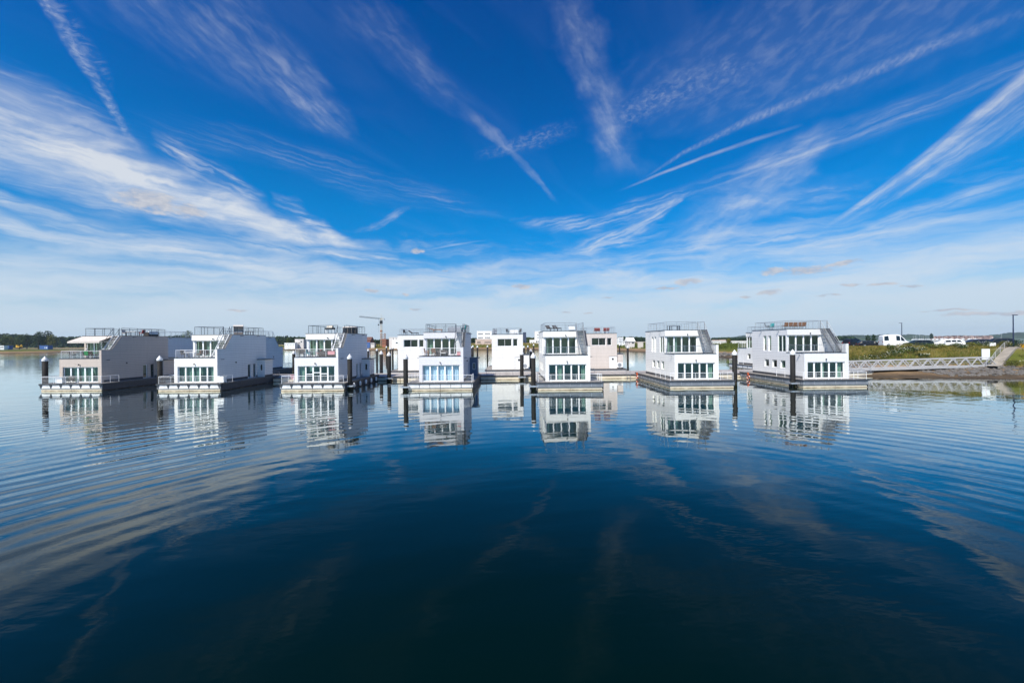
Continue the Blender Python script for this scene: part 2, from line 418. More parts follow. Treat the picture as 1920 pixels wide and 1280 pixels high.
def houseboat(name, label, group, loc, wall, trim, annex=None, flip=False, brackets='v', curtains=(), up_curtains=(),
              rail='steel', lower_trans=(), front_glass='glass', trail='steel_white', stairs='steel', left_windows=True, fascia=None):
    FLIP[0] = flip
    root = thing(name, label, 'houseboat', loc, 0, group)
    ax_y0 = YF+8.65
    W = M[wall]; annex = annex or wall; fascia = fascia or wall
    # --- pontoon
    f = MB(); f.box(-4.1, 0, .1, 13.7, -.7, .33); f.box(.03, 4.1, .1, 13.7, -.7, .33)
    hull = f.build('hull_float', M['float'], root)
    d = MB(); d.box(-4.25, 4.25, -.05, 13.85, .90, ZD)
    dk = d.build('deck', M['deck'], root)
    e = MB()
    for (x0, x1, y0, y1) in ((-4.28,4.28,-.08,-.052),(-4.28,4.28,13.852,13.88),(-4.28,-4.252,-.05,13.85),(4.252,4.28,-.05,13.85)):
        e.box(x0, x1, y0, y1, .86, 1.03)
    e.build('deck_edge', M['coping'], dk)
    t = MB(); t.box(-4.18, 4.18, .02, 13.78, .36, .898)
    tr = t.build('deck_trim', M[trim], root)
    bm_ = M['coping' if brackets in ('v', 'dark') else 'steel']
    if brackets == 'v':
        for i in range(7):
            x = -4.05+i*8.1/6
            MB().prism_y([(x-.03,.40),(x+.03,.40),(x+.2,.855),(x-.2,.855)], -.02, .018).build('trim_bracket', bm_, tr)  # dark V: bracket with its cast shadow built into the plate's shape
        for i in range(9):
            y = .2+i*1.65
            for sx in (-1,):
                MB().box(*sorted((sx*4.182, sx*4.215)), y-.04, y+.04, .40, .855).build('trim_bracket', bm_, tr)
    else:
        for i in range(7):
            x = -4.05+i*8.1/6
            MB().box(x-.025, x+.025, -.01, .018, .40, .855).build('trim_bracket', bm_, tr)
        for i in range(12):
            y = .2+i*1.2
            for sx in (-1,):
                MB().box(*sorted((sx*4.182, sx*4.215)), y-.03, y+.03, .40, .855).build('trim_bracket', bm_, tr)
    sk = MB(); sk.box(4.225, 4.262, .1, 13.7, .06, .855); sk.build('fender_shade_plank', M['plinth'], root)  # dark fender plank, also painting in the shade on the pontoon's right side
    # rubbing bar between float and trim
    rb = MB(); rb.box(-4.22, 4.22, 0, 13.8, .332, .358); rb.build('rubbing_bar', M['rubber'], root)
    # --- house shell
    w = MB()
    lowf = (HX0+.44, HX0+5.35, ZD+.06, 3.22)
    upf = (HX0+.30, HX0+4.60, 4.45, 6.77)
    grid_wall(w, 'y', YF, HX0, HX1, ZD, ZT, [lowf], -1, .24)
    grid_wall(w, 'y', YU, HX0, HX1-WT, ZT, ZR, [upf], -1, .16)
    sq = [(YF+8.1-i*1.75-1.05, YF+8.1-i*1.75, 2.15, 3.25) for i in range(3)]
    sl = [(YF+7.6, YF+8.35, 4.5, 6.75), (YF+6.5, YF+7.2, 4.5, 6.75)]
    co = (YU+.16, YU+1.75, 4.45, 6.77)
    grid_wall(w, 'x', HX0, YF, YR, ZD, ZT, sq, -1, .24)
    grid_wall(w, 'x', HX0, YU, YR, ZT, ZR, sl+[co], -1, .24)
    dr1 = (YF+6.4, YF+7.15, ZD+.05, 3.15); dr2 = (YF+7.7, YF+8.3, ZD+.05, 3.15)
    grid_wall(w, 'x', HX1, YF, YR, ZD, ZT, [dr1, dr2], 1, .18)
    st_r = (HX1-4.7, HX1-2.05, 5.35, 6.75); st_s = (HX1-1.8, HX1-.95, 5.35, 6.75)
    rdoor = (HX0+.35, HX0+1.35, ZD+.05, 3.2)
    if flip:
        st_r = (HX0+1.1, HX0+3.75, 5.35, 6.75); st_s = (HX0+4.0, HX0+4.85, 5.35, 6.75)
        rdoor = (HX1-1.5, HX1-.05, ZD+.05, 3.3)
    grid_wall(w, 'y', YR, HX0, HX1, ZD, ZR, [st_r, st_s, rdoor], 1, .2)
    # stair-side wall: stepped gable with the slope beside the stairs, WT thick
    prof = [(YF,ZT),(YR,ZT),(YR,ZR),(YF+3.05,ZR),(YF+1.5,ZP),(YF,ZP)]
    n = len(w.v)
    w.q(*[(HX1,y,z) for y, z in prof])
    inner = [(YF,ZT),(YU,ZT),(YU,ZR),(YF+3.05,ZR),(YF+1.5,ZP),(YF,ZP)]
    w.q(*[(HX1-WT,y,z) for y, z in reversed(inner)])
    for (p, q) in (((YF,ZP),(YF,ZT)), ((YF+1.5,ZP),(YF,ZP)), ((YF+3.05,ZR),(YF+1.5,ZP)), ((YU,ZR),(YF+3.05,ZR))):
        w.q((HX1,*p),(HX1-WT,*p),(HX1-WT,*q),(HX1,*q))
    wall_o = w.build('wall', W, root)
    # capping of the slope and the parapet
    cp = MB()
    for (p, q) in (((YF-.02,ZP+.02),(YF+1.5,ZP+.02)), ((YF+1.5,ZP+.02),(YF+3.05,ZR+.02))):
        cp.obox((HX1-WT/2,*p), (HX1-WT/2,*q), WT+.06, .035)
    cp.build('parapet_cap', M['coping'], wall_o)
    fb = MB(); fb.box(HX0-.03, HX0+4.72, YU-.22, YU-.003, 6.80, ZR-.003); fb.build('fascia', M[fascia], wall_o)
    MB().box(HX0-.02, HX0-.003, YF+.3, YR-.02, ZD+.003, ZD+.34).build('plinth', M['plinth'], wall_o)
    MB().box(HX1+.003, HX1+.02, YF+.3, dr1[0]-.1, ZD+.003, ZD+.34).build('plinth', M['plinth'], wall_o)
    MB().box(HX1+.003, HX1+.02, dr2[1]+.1, ax_y0-.02, ZD+.003, ZD+.34).build('plinth', M['plinth'], wall_o)
    # --- windows and doors
    cuts = [lowf[0]+(lowf[1]-lowf[0])*k/5 for k in range(1, 5)]
    lt = [(([lowf[0]]+cuts)[k], (cuts+[lowf[1]])[k], z) for k, z in lower_trans]
    window(root, 'y', YF, -1, lowf, cuts, .22, .17, .1, glass=front_glass, trans=lt)
    cu = [upf[0]+(upf[1]-upf[0])*k/4 for k in range(1, 4)]
    window(root, 'y', YU, -1, upf, cu, .14, .17, .1)
    for h in sq: window(root, 'x', HX0, -1, h, (), .22)
    for h in sl: window(root, 'x', HX0, -1, h, (), .22)
    window(root, 'x', HX0, -1, co, [co[0]+.75], .1, .1)
    window(root, 'y', YR, 1, st_r, [(st_r[0]+st_r[1])/2], .18, .05)
    window(root, 'y', YR, 1, st_s, (), .18)
    window(root, 'x', HX1, 1, dr1, (), .14)
    door(root, 'x', HX1, 1, dr2, 'plinth' if wall == 'warm' else 'trim_grey', .14, glazed=True)
    door(root, 'y', YR, 1, rdoor, 'frame', .12, porthole=True)
    # --- floors, roof and rooms
    tf = MB(); tf.box(HX0-.05, HX1-WT-.003, YF-.05, YU-.003, ZT+.003, ZT+.06); tf.build('terrace_floor', M['coping'], root)
    rf = MB(); rf.box(HX0-.06, HX1+.06, YU-.25, YR+.06, ZR+.003, ZR+.06); rf.build('roof', M['coping'], root)
    rm = MB()
    rm.box(HX0+.26, HX1-.26, YF+4.4, YF+4.5, ZD+.07, 4.2)
    rm.box(HX0+.26, HX1-.26, YU+3.6, YU+3.7, 4.45, 7.5)
    rm.box(HX0+.02, HX1-WT, YF+.3, YR-.02, 4.2, 4.34)
    rm.box(HX0+.05, HX1-.03, YU+.3, YR-.02, 7.42, 7.52)
    rm.build('inner_wall', M['room'], root)
    fl = MB(); fl.box(HX0+.02, HX1-.02, YF+.3, YR-.02, ZD+.004, ZD+.05); fl.build('inner_floor', M['room_floor'], root)
    for (a, b, mm) in curtains:
        curtain(root, lowf[0]+a*(lowf[1]-lowf[0]), lowf[0]+b*(lowf[1]-lowf[0]), YF+.5, ZD+.1, 3.2, mm)
    for (a, b, mm) in up_curtains:
        curtain(root, upf[0]+a*(upf[1]-upf[0]), upf[0]+b*(upf[1]-upf[0]), YU+.45, 4.46, 6.75, mm)
    # --- annex on the stair side
    an = MB()
    ax, ay0, ay1, az = HX1+1.2, YF+8.3+.35, YR-.25, 3.72
    aw = (HX1+.45, HX1+.85, 2.0, 3.0)
    grid_wall(an, 'y', ay0, HX1+.003, ax, ZD, az, [aw], -1, .1)
    grid_wall(an, 'x', ax, ay0, ay1, ZD, az, [], 1, .1)
    grid_wall(an, 'y', ay1, HX1+.003, ax, ZD, az, [], 1, .1)
    ao = an.build('annex', M[annex], root)
    ar = MB(); ar.box(HX1+.004, ax+.28, ay0-.12, ay1+.1, az+.003, az+.09); ar.build('annex_roof', M['coping'], ao)
    window(ao, 'y', ay0, -1, aw, (), .08, edge=.05, name='annex_window')
    ap = MB(); ap.box(ax+.003, ax+.02, ay0+.02, ay1-.02, ZD+.003, ZD+.3); ap.build('plinth', M['plinth'], ao)
    # --- stairs from terrace to roof
    sx0, sx1 = HX1-WT-1.0, HX1-WT-.06
    ya, za, yb, zb = YF+.75, ZT+.07, YU-.3, ZR+.05
    s = MB()
    for x in (sx0, sx1):
        s.obox((x,ya,za+.06), (x,yb,zb-.05), .05, .2)
    so = s.build('staircase', M[stairs], root)
    td = MB(); n = 13
    for i in range(1, n+1):
        k = i/(n+.3)
        y = ya+(yb-ya)*k; z = za+(zb-za)*k
        td.box(sx0+.03, sx1-.03, y-.13, y+.13, z-.025, z+.02)
    td.build('tread', M[stairs], so)
    hr = MB()
    for x in (sx0, sx1):
        hr.tube((x,ya-.05,za+.95), (x,yb,zb+1.0), .028)
        hr.tube((x,ya-.05,za), (x,ya-.05,za+.95), .026)
        hr.tube((x,yb,zb-.05), (x,yb,zb+1.12), .035)
        hr.tube((x,(ya+yb)/2,(za+zb)/2), (x,(ya+yb)/2,(za+zb)/2+1.0), .022)
        hr.tube((x,ya-.05,za+.5), (x,yb,zb+.5), .016)
    hr.build('handrail', M['steel_dark' if rail == 'steel_dark' else stairs], so)
    # --- railings
    railing([(sx0-.1, YU-.05), (HX0+.3, YU-.05), (HX0+.3, YR-.3), (HX1-.25, YR-.3), (HX1-.25, YF+3.25)], ZR+.06, 1.1, 1.35, 3).build('roof_railing', M[rail], root)
    railing([(HX0+.1, YU-.25), (HX0+.1, YF+.15), (HX1-WT-.05, YF+.15)], ZT+.06, 1.02, 1.45, 5, .024, .026, .010).build('terrace_railing', M[trail], root)
    railing([(-4.05, 5.2), (-4.05, .12), (4.05, .12), (4.05, 2.6)], ZD, .98, 1.6, 4, .024, .028, .011).build('deck_railing', M['steel_white'], root)
    # --- lamps and rain spouts
    for (x, y, z) in ((-.2, YF, 3.55), (.1, YU-.22, 7.0)):
        l = MB(); l.tube((x, y-.14, z-.09), (x, y-.14, z+.09), .07, 10); l.box(x-.02, x+.02, y-.1, y-.002, z-.02, z+.02)
        l.build('wall_lamp', M['black'], root)
    l = MB(); l.tube((HX1+.14, YF+3.6, 3.5), (HX1+.14, YF+3.6, 3.68), .07, 10); l.box(HX1+.002, HX1+.1, YF+3.58, YF+3.62, 3.57, 3.61)
    l.build('wall_lamp', M['black'], root)
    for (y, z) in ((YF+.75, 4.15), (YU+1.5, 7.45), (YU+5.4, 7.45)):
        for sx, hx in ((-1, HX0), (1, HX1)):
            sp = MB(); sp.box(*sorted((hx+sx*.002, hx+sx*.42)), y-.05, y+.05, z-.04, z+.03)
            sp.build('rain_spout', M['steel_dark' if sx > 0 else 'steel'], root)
    FLIP[0] = False
    return root

# ------------------------------------------------------------------ mooring pile
def pile_mesh(h, r):
    m1 = MB(); m1.lathe([(r, -1.5), (r, h-.62)], 16)
    m2 = MB(); m2.lathe([(r*1.12, h-.70), (r*1.14, h-.48), (r*.5, h-.2), (.02, h)], 16)
    return m1, m2
def pile(px, Y, label, h=4.8, r=.3, collar=False, group='dark mooring piles with white caps'):
    t = thing('mooring_pile', label, 'mooring pile', (gx(px, Y), Y, 0), 0, group)
    a, b = pile_mesh(h, r)
    a.build('shaft', M['pile'], t, smooth=True); b.build('cap', M['pilecap'], t, smooth=False)
    if collar:
        c = MB()
        for dx0, dx1, dy0, dy1 in ((-r-.28,r+.28,-r-.28,-r-.1),(-r-.28,r+.28,r+.1,r+.28),(-r-.28,-r-.1,-r-.1,r+.1),(r+.1,r+.28,-r-.1,r+.1)):
            c.box(dx0, dx1, dy0, dy1, .42, .62)
        c.build('collar', M['steel'], t)
        c = MB()
        for k in range(4):
            an = k*math.pi/2+math.pi/4
            c.tube((math.cos(an)*(r+.08), math.sin(an)*(r+.08), .02), (math.cos(an)*(r+.08), math.sin(an)*(r+.08), .42), .07, 6)
        c.build('collar_roller', M['rubber'], t)
    return t
# ------------------------------------------------------------------ sun, sky, water
SUN_EL, SUN_AZ = R(48), math.atan2(-1.0, -1.5)      # sun high behind the viewer's left shoulder
sd = bpy.data.lights.new('sun', 'SUN'); sd.energy = 4.9; sd.angle = R(.53); sd.color = (1, .94, .83)
so_ = bpy.data.objects.new('sun', sd); C.objects.link(so_)
to_sun = Vector((math.sin(SUN_AZ)*math.cos(SUN_EL), math.cos(SUN_AZ)*math.cos(SUN_EL), math.sin(SUN_EL)))
so_.rotation_euler = to_sun.to_track_quat('Z', 'Y').to_euler(); so_.location = (-60, -60, 90)

wd = bpy.data.worlds.new('World'); SCN.world = wd; wd.use_nodes = True
wt = wd.node_tree; bg = wt.nodes['Background']
def wm(op, a, b=None, c=None, clamp=False): return mth(wt, op, a, b, c, clamp)
def wnode(t): return wt.nodes.new(t)
def comb(x, y, z=0.):
    n = wnode('ShaderNodeCombineXYZ')
    for i, v in enumerate((x, y, z)):
        if isinstance(v, (int, float)): n.inputs[i].default_value = v
        else: wt.links.new(v, n.inputs[i])
    return n.outputs[0]
def wnoise(vec, scale=1., detail=4., rough=.55, dist=0.):
    n = wnode('ShaderNodeTexNoise'); n.noise_dimensions = '3D'
    wt.links.new(vec, n.inputs['Vector']); n.inputs['Scale'].default_value = scale; n.inputs['Detail'].default_value = detail
    n.inputs['Roughness'].default_value = rough; n.inputs['Distortion'].default_value = dist
    return n
def sstep(x, lo, hi, to0=0., to1=1.):
    n = wnode('ShaderNodeMapRange'); n.interpolation_type = 'SMOOTHSTEP'
    wt.links.new(x, n.inputs['Value'])
    n.inputs['From Min'].default_value = lo; n.inputs['From Max'].default_value = hi
    n.inputs['To Min'].default_value = to0; n.inputs['To Max'].default_value = to1
    return n.outputs['Result']

tcw = wnode('ShaderNodeTexCoord'); sep = wnode('ShaderNodeSeparateXYZ'); wt.links.new(tcw.outputs['Generated'], sep.inputs[0])
dx, dy, dz = sep.outputs
# compass bearing and height above the horizon, in degrees, of every point of the sky
AZ = wm('MULTIPLY', wm('ARCTAN2', dx, dy), 180/math.pi)
EL = wm('MULTIPLY', wm('ARCSINE', dz), 180/math.pi)
# wind-drawn unevenness shared by all clouds
wv = comb(wm('MULTIPLY', AZ, .11), wm('MULTIPLY', EL, .16))
wn1 = wnoise(wv, 1., 4, .55)
sw = wnode('ShaderNodeSeparateColor'); wt.links.new(wn1.outputs['Color'], sw.inputs[0])
AZw = wm('ADD', AZ, wm('MULTIPLY', wm('SUBTRACT', sw.outputs[0], .5), 9.0))
ELw = wm('ADD', EL, wm('MULTIPLY', wm('SUBTRACT', sw.outputs[1], .5), 3.6))
wn2 = wnoise(comb(wm('MULTIPLY', AZ, .5), wm('MULTIPLY', EL, .7), 3.), 1., 3, .5)
sw2 = wnode('ShaderNodeSeparateColor'); wt.links.new(wn2.outputs['Color'], sw2.inputs[0])
AZs = wm('ADD', AZ, wm('MULTIPLY', wm('SUBTRACT', sw2.outputs[0], .5), 1.1))
ELs = wm('ADD', EL, wm('MULTIPLY', wm('SUBTRACT', sw2.outputs[1], .5), .9))

UN = {'w': wm('MULTIPLY_ADD', AZw, 1/128, .5), 's': wm('MULTIPLY_ADD', AZs, 1/128, .5), 'n': wm('MULTIPLY_ADD', AZ, 1/128, .5)}
VN = {'w': wm('MULTIPLY', ELw, 1/60), 's': wm('MULTIPLY', ELs, 1/60), 'n': wm('MULTIPLY', EL, 1/60)}
TEXV = comb(AZs, ELs)
BREAK = sstep(wnoise(comb(wm('MULTIPLY', AZs, .17), wm('MULTIPLY', ELs, .42), 21.), 1., 5, .6, .6).outputs['Fac'], .30, .68, .50, 1.12)
FREE = [None]           # share of blue sky left showing between the clouds so far

def cover(a):
    k = wm('SUBTRACT', 1., a, clamp=True)
    FREE[0] = k if FREE[0] is None else wm('MULTIPLY', FREE[0], k)

def fibres(an, la, lt, seed, detail=6.):
    mp = wnode('ShaderNodeMapping'); mp.vector_type = 'TEXTURE'
    mp.inputs['Rotation'].default_value = (0, 0, an); mp.inputs['Scale'].default_value = (la, lt, 1)
    mp.inputs['Location'].default_value = (seed*37.1, seed*11.3, seed*3.)
    wt.links.new(TEXV, mp.inputs[0])
    return wnoise(mp.outputs[0], 1., detail, .53).outputs['Fac']

def streak(pts, strength, la, lt, lo=.35, hi=.7, base=.2, turn=0., warp='w', seed=0., detail=6., steep=False):
    """one cirrus band or vapour trail along (bearing, height, half-width) points, fibres la by lt degrees"""
    an = math.atan2(pts[-1][1]-pts[0][1], pts[-1][0]-pts[0][0])+R(turn)
    n = len(pts); rows = []
    for i, (az, el, w) in enumerate(pts):
        st = strength*(0 if i in (0, n-1) else 1)
        rows.append(((el/60 if steep else az/128+.5), (az/128+.5 if steep else el/60), w*1.3*(1/128 if steep else 1/60)*6, st))
    rows.sort()
    rp = wnode('ShaderNodeValToRGB'); e = rp.color_ramp.elements
    for i, (p, c, w, st) in enumerate(rows):
        x = e[i] if i < 2 else e.new(min(1, max(0, p)))
        x.position = min(1, max(0, p)); x.color = (c, w, min(1, st/1.2), 1)
    U, V = UN[warp], VN[warp]
    if steep: U, V = V, U
    wt.links.new(U, rp.inputs['Fac'])
    sc_ = wnode('ShaderNodeSeparateColor'); wt.links.new(rp.outputs[0], sc_.inputs[0])
    q = wm('DIVIDE', wm('SUBTRACT', V, sc_.outputs[0]), wm('MULTIPLY', sc_.outputs[1], 1/6))
    m = wm('SUBTRACT', 1., wm('MULTIPLY', q, q), clamp=True)
    m = wm('MULTIPLY', wm('MULTIPLY', m, m), wm('MULTIPLY', sc_.outputs[2], 1.2))
    tex = sstep(fibres(an, la, lt, seed, detail), lo, hi, base, 1.)
    cover(wm('MULTIPLY', wm('MULTIPLY', m, tex), BREAK))

# the big bright plume on the left and its ragged upper edge
streak([(-64,20.5,3.4),(-53,19.3,4.1),(-49,18.9,4.0),(-45,18.0,3.5),(-41,17.2,2.9),(-37,16.2,2.6),(-32.5,14.8,2.1),(-28,14.0,1.5),(-23,13.6,1.0),(-17,12.9,.5)], 1.2, 6.5, .62, .20, .74, .42, 7, seed=1., detail=8.)
streak([(-62,18.0,2.0),(-51,16.6,2.6),(-44,15.6,2.4),(-36,14.8,1.9),(-28,13.6,1.2),(-20,12.6,.6)], .85, 6., .45, .30, .74, .18, 5, seed=2., detail=8.)
streak([(-41,22.0,.9),(-37.5,20.2,1.9),(-34.0,17.6,2.0),(-31,15.0,1.4)], .75, 3.2, .45, .38, .72, .10, 18, seed=3.)
streak([(-31,17.4,.5),(-27.5,16.2,1.0),(-24,14.6,.9),(-20,13.2,.5)], .7, 3., .4, .36, .68, .15, 12, seed=3.5)
streak([(-58,23.6,1.2),(-50,22.9,1.5),(-44,21.6,1.2),(-40,20.4,.8)], .35, 5., .5, .40, .75, .08, 6, seed=3.7)
# thin bands below it
streak([(-64,13.2,.7),(-52,12.6,.9),(-45,11.8,.8),(-38,11.0,.4)], .7, 12., .5, .32, .68, .25, 0, seed=4.)
streak([(-60,11.3,.4),(-54,11.0,.6),(-46,10.4,.5),(-38,9.9,.3)], .6, 10., .4, .3, .65, .3, 0, seed=4.5)
streak([(-50,9.6,.6),(-40,9.9,1.1),(-30,9.6,1.1),(-20,9.4,.5)], .8, 14., .5, .30, .66, .3, 0, seed=5.)
streak([(-40,12.6,.6),(-30,12.2,1.0),(-20,11.4,.9),(-8,10.4,.5)], .7, 10., .45, .32, .66, .2, -3, seed=6.)
streak([(-36,8.2,.5),(-26,8.8,.8),(-16,8.4,.8),(-4,8.0,.5)], .55, 12., .45, .32, .66, .2, 0, seed=6.5)
# vapour trail top left
streak([(-50.8,33.0,.6),(-48.6,29.3,.75),(-46.3,25.8,.62),(-44.2,22.5,.48),(-41.8,18.6,.3)], .46, .55, .34, .34, .70, .22, 55, 's', 7., steep=True)
streak([(-49.2,31.0,.8),(-47.2,28.6,1.0),(-45.4,26.2,.7),(-44,24.0,.4)], .22, 1.0, .3, .40, .72, .05, 75, 's', 7.4, steep=True)
# soft wisp high left of centre
streak([(-50,34,3.5),(-42,33.6,4.4),(-34,32.2,4.8),(-28.5,30.5,4.0),(-24.3,28.3,2.8),(-20,25.6,1.2)], .27, 3.6, 1.0, .34, .84, .15, -12, seed=8., detail=7.)
streak([(-34,30.6,1.2),(-29,29.2,1.7),(-25,27.5,1.5),(-21.5,25.7,.6)], .36, 2.6, .5, .36, .78, .12, -10, seed=8.6, detail=7.)
streak([(-44,23.0,1.4),(-33,22.9,1.8),(-22,21.2,2.0),(-10,19.6,1.8),(2,18.0,1.0)], .24, 10., .5, .42, .75, .08, 0, seed=9.)
# curved streak left of centre
streak([(-24,38.5,3.4),(-16,36.3,3.2),(-9.5,32.4,2.4),(-2.2,27.9,1.4)], .17, 3.5, .9, .38, .78, .25, 0, seed=10., detail=8.)
streak([(-7,30.6,.7),(-3.4,28.4,.95),(-.4,26.5,.9),(2.6,23.9,.75),(4.9,21.6,.6),(7.2,18.9,.35)], .29, 4., .8, .25, .78, .30, 0, 's', 11.)
# upright wisp right of centre
streak([(6.5,42,2.6),(10.6,37,2.8),(13.4,31,2.6),(15.2,26,2.6),(16.6,21,2.6)], .27, 2.2, 1.1, .30, .82, .3, 12, seed=12., detail=6., steep=True)
streak([(12.2,31.5,1.4),(14.0,29.0,1.5),(15.6,25.8,1.2),(17.2,22,1.0)], .20, 2., .6, .34, .74, .2, 0, seed=12.5, steep=True)
streak([(-5,24.6,.6),(0,25.8,1.0),(6,27.2,1.3),(11,28.0,.9)], .22, .75, .42, .40, .74, .1, 0, 's', 13.)
streak([(13,27.4,1.0),(17,28.8,1.8),(23,30.0,2.0),(29,30.4,1.6),(34,30.4,.8)], .22, .75, .42, .40, .76, .1, 0, 's', 13.4)
# vapour trails on the right
streak([(15.8,19.9,.14),(21,21.3,.2),(26.5,22.4,.22),(32,23.1,.26),(37,23.4,.2)], .44, 3., .5, .3, .6, .6, 0, 'n', 14.)
streak([(18,20.6,.15),(24,23.3,.3),(31.3,25.2,.5),(37,26.0,.55),(41.3,26.3,.6),(47.7,26.6,.55),(54,26.4,.45)], .28, .6, .36, .32, .74, .3, 30, 'n', 15.)
streak([(26,18.6,.12),(32,19.7,.2),(38,20.6,.22),(45,21.3,.16)], .34, 4., .5, .3, .6, .5, 0, 'n', 16.)
streak([(22,18.4,1.0),(32,20.2,1.5),(42,21.6,1.5),(50,22.4,1.2),(58,22.6,1.0)], .30, 7., .5, .36, .74, .15, 0, 'n', 17.)
# bright double sweep at far right
streak([(60,26.0,.9),(55,23.0,.9),(52.5,21.2,.95),(50.0,19.6,.85),(47.5,17.8,.75),(44.8,15.9,.65),(42,14.2,.45),(38.5,12.2,.2)], .80, 6., .5, .22, .70, .30, 2, 'n', 18.)
streak([(60,22.4,1.5),(54,19.4,1.6),(50,17.5,1.4),(46.5,15.6,1.0),(43,13.8,.7),(40,12.4,.3)], .50, 7., .45, .34, .74, .15, 3, 'n', 19.)
streak([(54,20.6,.8),(51,18.9,.8),(48,17.1,.7),(45,15.4,.4)], .30, 5., .3, .36, .72, .1, 4, 's', 19.2)
streak([(58,14.4,.6),(50,13.6,.8),(44,12.3,.8),(38,10.6,.6),(33,9.4,.4)], .45, 8., .45, .35, .70, .15, 0, seed=19.5)
# loose wisps right of centre above the veil
streak([(0,16.9,.8),(7,16.4,1.2),(13.5,16.4,1.4),(20,17.8,1.3),(25,19.4,.8)], .50, 5., .4, .36, .72, .10, 4, seed=20.)
streak([(8,12.6,.9),(13,13.9,1.0),(18.5,15.6,.9),(22,17.3,.7),(25.5,18.9,.4)], .70, 5., .38, .32, .68, .15, 3, seed=21.)
streak([(7,12.2,.5),(11,13.0,.8),(16,13.6,.7),(22,14.0,.4)], .55, 5., .35, .34, .68, .15, 0, seed=21.5)
streak([(20,12.0,3.0),(28,14.6,3.6),(33,17.8,3.4),(37,20.6,2.4),(40,22,1.2)], .62, 3.6, 1.1, .32, .80, .22, 0, seed=22., detail=8.)
streak([(24,18.0,2.2),(31,17.0,2.6),(38,16.4,2.0),(44,15.8,1.0)], .40, 3., .8, .34, .76, .15, 0, seed=22.5, detail=8.)
streak([(10,10.4,1.0),(20,11.2,1.8),(30,11.6,1.9),(40,11.4,1.6),(54,11.0,1.2)], .58, 8., .5, .34, .70, .15, 2, seed=23.)
streak([(-21,14.6,.25),(-18,15.6,.5),(-15.5,17.2,.5),(-13.5,18.2,.2)], .34, 2., .4, .34, .7, .2, 0, 's', 24.)
streak([(-12,12.6,.12),(-8,13.5,.2),(-3,14.3,.1)], .34, 3., .5, .3, .6, .5, 0, 'n', 25.)
# rippled high cloud, upper right
blob = wm('SUBTRACT', 1., wm('ADD', wm('POWER', wm('ABSOLUTE', wm('DIVIDE', wm('SUBTRACT', AZw, 38.), 25.)), 2.), wm('POWER', wm('ABSOLUTE', wm('DIVIDE', wm('SUBTRACT', ELw, 30.5), 7.0)), 2.)), clamp=True)
mk = wm('ADD', wm('MULTIPLY', sstep(fibres(R(18), 2.4, 1.0, 30., 8.), .38, .80), .75), .25)
cover(wm('MULTIPLY', wm('MULTIPLY', blob, mk), .17))
# faint cirrus everywhere, drawn along a flat layer high above
zc = wm('MAXIMUM', dz, .03)
gx_, gy_ = wm('DIVIDE', dx, zc), wm('DIVIDE', dy, zc)
ga = wm('ADD', wm('MULTIPLY', gx_, .5), wm('MULTIPLY', gy_, .87)); gc = wm('ADD', wm('MULTIPLY', gx_, -.87), wm('MULTIPLY', gy_, .5))
gn = wnoise(comb(wm('MULTIPLY', ga, .6), wm('MULTIPLY', gc, 2.2), 9.), 1., 7, .62, .5)
cover(wm('MULTIPLY', sstep(gn.outputs['Fac'], .48, .85), .045))
# milky veil thickening towards the horizon, broken into drawn-out bands
ahead = sstep(dy, .05, .5, .08, 1.)  # veil thinned out of view so that shaded walls receive less sky light
vn = wnoise(comb(wm('MULTIPLY', AZw, .06), wm('MULTIPLY', ELw, .42), 5.), 1., 7, .62, .3)
vl = wm('ADD', EL, wm('MULTIPLY', wm('SUBTRACT', vn.outputs['Fac'], .5), -20.))
cover(wm('MULTIPLY', sstep(vl, 2.5, 14.5, .88, 0.), ahead))
cover(wm('MULTIPLY', sstep(EL, 0., 14., .46, 0.), ahead))

alpha = wm('SUBTRACT', 1., FREE[0], clamp=True)

# small ragged cumulus puffs near the horizon
PUFF = [(-41.5,14.9,3.6,1.5),(-38.5,14.6,2.0,.9),(37.0,7.9,3.6,.62),(34.0,8.0,1.8,.6),(40.5,8.2,2.2,.3),(24.5,7.6,1.9,.62),(21.5,7.0,2.0,.3),(1.9,7.9,1.8,.45),(33.4,5.6,1.6,.42),(31.0,5.3,1.0,.25),(-18.8,7.0,1.3,.28),
        (8.2,4.1,1.0,.18),(-13.0,4.7,1.1,.22),(-34.0,4.0,1.4,.2),(41.0,5.8,1.4,.22),(51,2.2,5.,.25),(48,2.6,2.5,.15),(-12.6,12.6,1.1,.55),(43.5,5.6,1.5,.22),(45.6,5.3,1.0,.18),(14.0,6.0,.9,.15),(-14.5,6.6,.7,.18),(39.0,4.9,1.4,.18),(11.5,4.0,.9,.12),(-9,9.9,.7,.2)]
pf = None
pn = wnoise(comb(wm('MULTIPLY', AZ, .75), wm('MULTIPLY', EL, 1.5), 12.), 1., 6, .62)
for (a0, e0, ra, re) in PUFF:
    u = wm('DIVIDE', wm('SUBTRACT', AZs, a0), ra); v = wm('DIVIDE', wm('SUBTRACT', ELs, e0), re)
    k = wm('SUBTRACT', 1., wm('ADD', wm('MULTIPLY', u, u), wm('MULTIPLY', v, v)))
    pf = k if pf is None else wm('MAXIMUM', pf, k)
pfa = sstep(wm('ADD', pf, wm('MULTIPLY', wm('SUBTRACT', pn.outputs['Fac'], .5), 2.6)), .15, 1.0)
pfa = wm('MULTIPLY', pfa, sstep(pf, -.5, .3))

sky = wnode('ShaderNodeTexSky'); sky.sky_type = 'NISHITA'; sky.sun_disc = False
sky.sun_elevation = SUN_EL; sky.sun_rotation = SUN_AZ
sky.air_density = 1.0; sky.dust_density = .35; sky.ozone_density = 2.5; sky.altitude = 0
hs = wnode('ShaderNodeHueSaturation'); hs.inputs['Saturation'].default_value = 1.0
